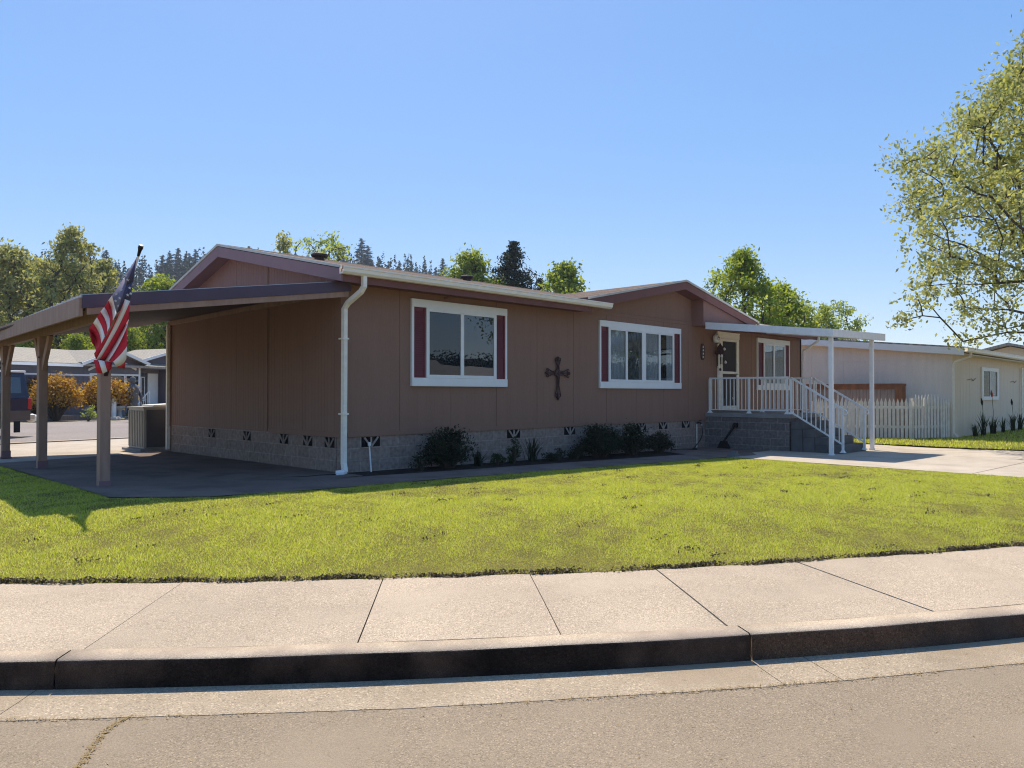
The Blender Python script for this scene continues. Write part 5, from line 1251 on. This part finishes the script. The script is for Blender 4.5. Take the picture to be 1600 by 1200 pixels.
# ------------------------------------------------------------------ cream neighbour house
nh = thing('manufactured_house', 'cream coloured neighbour house with pale gutter beyond the picket fence', 'house', (22.5,-3.45,-.1))
NX, NY0 = 22.5, -3.45
def nr(y): return 2.83+(y+3.9)*.094          # underside of the gable rake board
mb = MB(); siding(mb, NY0, 6., -.3, lambda y: nr(y)+.16 if y < 3.2 else nr(6.4-y)+.16, 'X', NX, -1, .2032); mb.box(NX+.02, NX+.1, NY0+.02, 6, -.3, 2.8); mb.build('end_wall', M['neigh'], nh)
mb = MB(); siding(mb, NX, 36., -.3, lambda x: 2.95, 'Y', NY0, -1, .2032); mb.build('front_wall', M['neigh2'], nh)
mb = MB(); mb.box(NX-.014, NX-.001, NY0, 6, 2.66, 2.685); mb.box(NX-.02, NX+.1, NY0-.025, NY0-.002, -.3, 2.85); mb.build('joint_trim', M['neigh'], nh)
mb = MB(); mb.hexa([(NX-.30,-3.95,2.98),(36,-3.95,2.98),(36,3.2,3.72),(NX-.30,3.2,3.72)], [(NX-.30,-3.95,3.05),(36,-3.95,3.05),(36,3.2,3.80),(NX-.30,3.2,3.80)])
mb.hexa([(NX-.30,3.2,3.72),(36,3.2,3.72),(36,10.3,2.98),(NX-.30,10.3,2.98)], [(NX-.30,3.2,3.80),(36,3.2,3.80),(36,10.3,3.05),(NX-.30,10.3,3.05)]); mb.build('roof', M['shingle_grey'], nh)
mb = MB(); mb.hexa([(NX-.34,-3.93,2.76),(NX-.31,-3.93,2.76),(NX-.31,3.2,nr(3.2)+.02),(NX-.34,3.2,nr(3.2)+.02)], [(NX-.34,-3.93,3.0),(NX-.31,-3.93,3.0),(NX-.31,3.2,nr(3.2)+.24),(NX-.34,3.2,nr(3.2)+.24)])
mb.build('rake_board', M['white'], nh)
mb = MB(); mb.hexa([(NX-.30,-3.9,2.80),(NX,-3.9,2.80),(NX,3.2,nr(3.2)+.06),(NX-.30,3.2,nr(3.2)+.06)], [(NX-.30,-3.9,2.82),(NX,-3.9,2.82),(NX,3.2,nr(3.2)+.08),(NX-.30,3.2,nr(3.2)+.08)]); mb.box(NX, 36, -3.9, NY0-.001, 2.80, 2.83); mb.build('soffit', M['neigh'], nh)
mb = MB(); gutter(mb, NX-.36, 36, -3.945, 2.86, 3.02); mb.build('gutter', M['cream'], nh)
mb = MB(); mb.tube([(NX+.25,-4.0,2.87),(NX+.25,-4.0,2.72),(NX-.02,-3.6,2.55),(NX-.02,-3.53,2.45),(NX-.02,-3.53,.1),(NX+.0,-3.66,-.05)], .05, 4); mb.build('downspout', M['cream'], nh)
mb = MB(); mb.tube([(33.4,-4.0,2.87),(33.5,-3.53,2.6),(33.5,-3.53,-.05)], .05, 4); mb.build('downspout', M['cream'], nh)
mb = MB(); x0, x1, z0, z1 = 26.55, 29.25, 1.20, 2.47
mb.box(x0, x0+.25, NY0-.06, NY0-.002, z0, z1); mb.box(x1-.25, x1, NY0-.06, NY0-.002, z0, z1); mb.box(x0+.25, x1-.25, NY0-.06, NY0-.002, z1-.14, z1); mb.box(x0+.25, x1-.25, NY0-.06, NY0-.002, z0, z0+.14); mb.box(27.85, 27.93, NY0-.055, NY0-.002, z0+.14, z1-.14)
w_ = mb.build('window', M['white'], nh)
mb = MB(); mb.box(x0+.25, 27.85, NY0-.04, NY0-.03, z0+.14, z1-.14); mb.box(27.93, x1-.25, NY0-.04, NY0-.03, z0+.14, z1-.14); mb.build('pane', M['glass3'], w_)
mb = MB(); n = 30; vs = []
for j in range(n+1):
    u = j/n; vs += [(28.0+.9*u-.1*math.sin(3*u), NY0-.018-.006*math.sin(u*30), z0+.15), (28.0+.9*u, NY0-.018-.006*math.sin(u*30), z1-.15)]
mb.add(vs, [(2*j, 2*j+2, 2*j+3, 2*j+1) for j in range(n)]); mb.build('curtain', M['white'], w_, smooth=True)
mb = MB(); mb.box(x0+.25, x1-.25, NY0-.006, NY0-.003, z0+.14, z1-.14); mb.build('dark_interior', M['dark'], w_)
mb = MB()
for x in (24.6, 31.6): mb.tube([(x,NY0-.02,1.95),(x+.4,NY0-.05,2.0),(x+.8,NY0-.02,1.93),(x+1.1,NY0-.03,2.02)], .012, 5)
mb.build('wall_bracket', M['wood_grey'], nh)
mb = MB(); mb.box(NX+1.0, NX+1.3, .9, 1.2, 3.35, 3.7); mb.build('roof_vent', M['black'], nh)
# another roof further along
f2 = thing('manufactured_house', 'pale tan gable roof of a house beyond the right neighbour', 'house', (51,-1,0))
mb = MB(); mb.box(47, 60, -5.5, 4.5, -.3, 3.0); mb.build('wall', M['neigh2'], f2)
mb = MB(); mb.hexa([(46.4,-6.1,2.95),(60.6,-6.1,2.95),(60.6,-.5,4.35),(46.4,-.5,4.35)], [(46.4,-6.1,3.1),(60.6,-6.1,3.1),(60.6,-.5,4.5),(46.4,-.5,4.5)]); mb.hexa([(46.4,-.5,4.35),(60.6,-.5,4.35),(60.6,5.1,2.95),(46.4,5.1,2.95)], [(46.4,-.5,4.5),(60.6,-.5,4.5),(60.6,5.1,3.1),(46.4,5.1,3.1)]); mb.build('roof', M['shingle_tan'], f2)
mb = MB(); mb.prism([(47,-5.5,3.0),(47,4.5,3.0),(47,-.5,4.3)], (.1,0,0)); mb.build('gable_wall', M['neigh2'], f2)
mb = MB(); mb.box(53, 53.4, -3.0, -2.7, 3.6, 4.35); mb.build('roof_vent', M['wood_grey'], f2)
# wood bin behind the fence
wb = thing('storage_bin', 'weathered grey wooden bin with rusty orange frame behind the picket fence', 'wooden bin', (21.4,-1,-.1))
mb = MB(); x0, x1, y0, y1 = 20.98, 21.7, -2.20, 1.0
for i in range(26):
    y = y0+.10+i*.118; mb.box(x0, x0+.03, y+.003, y+.115, -.1, 1.64-.02*((i*7) % 3))
mb.build('front_boards', M['wood_grey'], wb)
mb = MB(); mb.box(x0-.02, x1, y0-.05, y1, 1.72, 1.80); mb.box(x0-.015, x0+.02, y0+.09, y1, 1.60, 1.719); mb.box(x0-.02, x0+.035, y0-.03, y0+.09, -.1, 1.719); mb.box(x0+.036, x1-.01, y0-.03, y0+.02, -.1, 1.719); mb.box(x0+.04, x1, y1-.05, y1, -.1, 1.719); mb.build('frame', M['wood_orange'], wb)
# picket fence
pf = thing('picket_fence', 'weathered white picket fence with pointed boards beyond the porch steps', 'fence', (19.5,-2.0,-.1))
def fence(a, b, n, h, wv, face, rails=True):
    a = np.array(a); b = np.array(b); d = (b-a); L = np.linalg.norm(d); d = d/L; nn = np.array((-d[1], d[0]))*face
    for i in range(n):
        c = a+d*(L*(i+.5)/n); w = wv/2; t = nn*.02; hh = h+.012*math.sin(i*5.3); z0 = -.06
        fr = [(-w,z0),(w,z0),(w,hh-.16),(w*.55,hh-.09),(0,hh),(-w*.55,hh-.09),(-w,hh-.16)]
        mb = MB(); mb.prism([(c[0]+d[0]*u, c[1]+d[1]*u, z) for u, z in fr], (t[0], t[1], 0)); mb.build('picket', M['picket'], pf)
    for z in (.32, .98):
        mb = MB(); p = a-nn*.025; q = b-nn*.025; mb.bar((*p, z), (*q, z), .04, .09); mb.build('rail', M['picket'], pf)
    for k in range(0, 3):
        p = a+d*L*k/2-nn*.09; mb = MB(); mb.box(p[0]-.045, p[0]+.045, p[1]-.045, p[1]+.045, -.2, h-.12); mb.build('post', M['picket'], pf)
fence((19.75,.25), (20.75,-2.72), 25, 1.30, .092, -1)
fence((20.8,-2.75), (21.95,-3.22), 8, 1.42, .085, -1)
fence((21.95,-3.24), (22.42,-3.42), 4, 1.30, .085, -1)
# irises along the neighbour wall
iris = ((24.0,.60,None,'short iris clump nearest the downspout'), (25.1,.95,(1.15,'shrub_dark'),'iris clump with tall closed bud stalks left of the window'), (26.6,.75,(1.45,'tail'),'iris clump with a single tall red bloom under the window'), (28.3,.62,None,'low iris clump right of the red bloom'), (30.0,.85,(1.1,'shrub_dark'),'iris clump with one bud near the far downspout'), (31.4,.8,None,'last iris clump at the right picture edge'))
for i, (x, h_, bl, lb) in enumerate(iris):
    spiky('iris_plant', lb, (x, -3.85, -.09), h_, 34, .35, 'shrub_green', 120+i, group='irises along the cream wall', bloom=bl)

# ------------------------------------------------------------------ houses and trees over the road, seen in the window glass
oh = thing('manufactured_house', 'low house with white eaves across the front road mirrored in the windows', 'house', (18,-33,-.2), R(28), local=True)
mb = MB(); mb.box(-9, 9, -4, 4, -.3, 2.6); mb.build('wall', M['far_wall'], oh)
mb = MB(); mb.prism([(-9.5,-4.5,2.5),(-9.5,4.6,2.5),(-9.5,0,3.9)], (19,0,0)); mb.build('roof', M['shingle_grey'], oh)
mb = MB(); mb.box(-9.55, 9.55, 4.61, 4.68, 2.35, 2.55); mb.bar((-9.56,4.6,2.45),(-9.56,0,3.85),.08,.2); mb.bar((-9.56,-4.6,2.45),(-9.56,0,3.85),.08,.2); mb.build('white_trim', M['white'], oh)
o2 = dup(oh, (40,-37,-.2), R(-8), None, 'second house with white eaves further along the front road, mirrored in the windows')
r = np.random.default_rng(77); C = []; V = []; F = []
xs = np.linspace(-60, 200, 120); H_ = 6.5+np.cumsum(r.normal(0, .25, 120))*.25+r.uniform(-.5, .5, 120)
for x, h_ in zip(xs, H_): V += [(x,-64,-.4), (x,-66,h_*.6), (x,-70,h_), (x,-80,-.4)]
F = [(4*i+j, 4*i+j+1, 4*i+5+j, 4*i+4+j) for i in range(119) for j in range(3)]
kind(np_mesh('treeline_bank', V, F, M['bark'], smooth=True), 'structure')
for i in range(520):
    k = r.integers(0, 120); x = xs[k]+r.uniform(-1, 1); H = H_[k]*r.uniform(.85, 1.15); t = r.uniform(.1, 1, 240)
    C.append(np.c_[x+r.normal(0, 1.1, 240)*(1.15-t), -66+r.normal(0, 1.1, 240), H*t])
V, F = leaf_quads(np.vstack(C), .42, r, .7); kind(np_mesh('treeline', V, F, M['needle']), 'stuff')

hz_ = bpy.data.materials.new('haze'); hz_.use_nodes = True; N = hz_.node_tree.nodes; N.clear()
pv_ = N.new('ShaderNodeVolumePrincipled'); pv_.inputs['Color'].default_value = (.70,.80,1,1); pv_.inputs['Density'].default_value = .00034; pv_.inputs['Anisotropy'].default_value = .3
ou = N.new('ShaderNodeOutputMaterial'); hz_.node_tree.links.new(pv_.outputs[0], ou.inputs['Volume'])
mb = MB(); mb.box(-760, 760, -760, 760, -1.5, 74); kind(mb.build('haze', hz_), 'stuff')
# ------------------------------------------------------------------ air, sky, sun, camera
SUN = Vector((.37,.57,1)).normalized(); el = math.asin(SUN.z); az = math.atan2(SUN.x, SUN.y)
w = bpy.data.worlds.new('World'); SC.world = w; w.use_nodes = True; N = w.node_tree.nodes; L = w.node_tree.links
sky = N.new('ShaderNodeTexSky'); sky.sky_type = 'NISHITA'; sky.sun_disc = False; sky.sun_elevation = el; sky.sun_rotation = az
sky.altitude = 300; sky.air_density = 1.0; sky.dust_density = .3; sky.ozone_density = 4.5
gm = N.new('ShaderNodeGamma'); gm.inputs[1].default_value = .36; hs = N.new('ShaderNodeHueSaturation'); hs.inputs['Hue'].default_value = .513; hs.inputs['Saturation'].default_value = 2.2; hs.inputs['Value'].default_value = 3.3
L.new(sky.outputs[0], gm.inputs[0]); L.new(gm.outputs[0], hs.inputs['Color'])
bg = N['Background']; bg.inputs['Strength'].default_value = .11; L.new(hs.outputs[0], bg.inputs[0])
ld = bpy.data.lights.new('sun', 'SUN'); ld.energy = 4.7; ld.angle = R(.53); ld.color = (1,.905,.755)
lo = bpy.data.objects.new('sun', ld); COL.objects.link(lo); lo.rotation_euler = (-SUN).to_track_quat('-Z', 'Y').to_euler()
cd = bpy.data.cameras.new('camera'); co = bpy.data.objects.new('camera', cd); COL.objects.link(co)
co.location = (-7.258,-10.921,1.45); co.rotation_euler = (R(90)+math.atan(15/1200), 0, R(-46.15)); cd.sensor_width = 36; cd.lens = 27; cd.clip_end = 3000; cd.clip_start = .05
SC.camera = co
SC.cycles.pixel_filter_type = 'BLACKMAN_HARRIS'; SC.cycles.filter_width = 1.1
SC.view_settings.view_transform = 'Standard'; SC.view_settings.look = 'None'; SC.view_settings.exposure = .45; SC.view_settings.gamma = 1
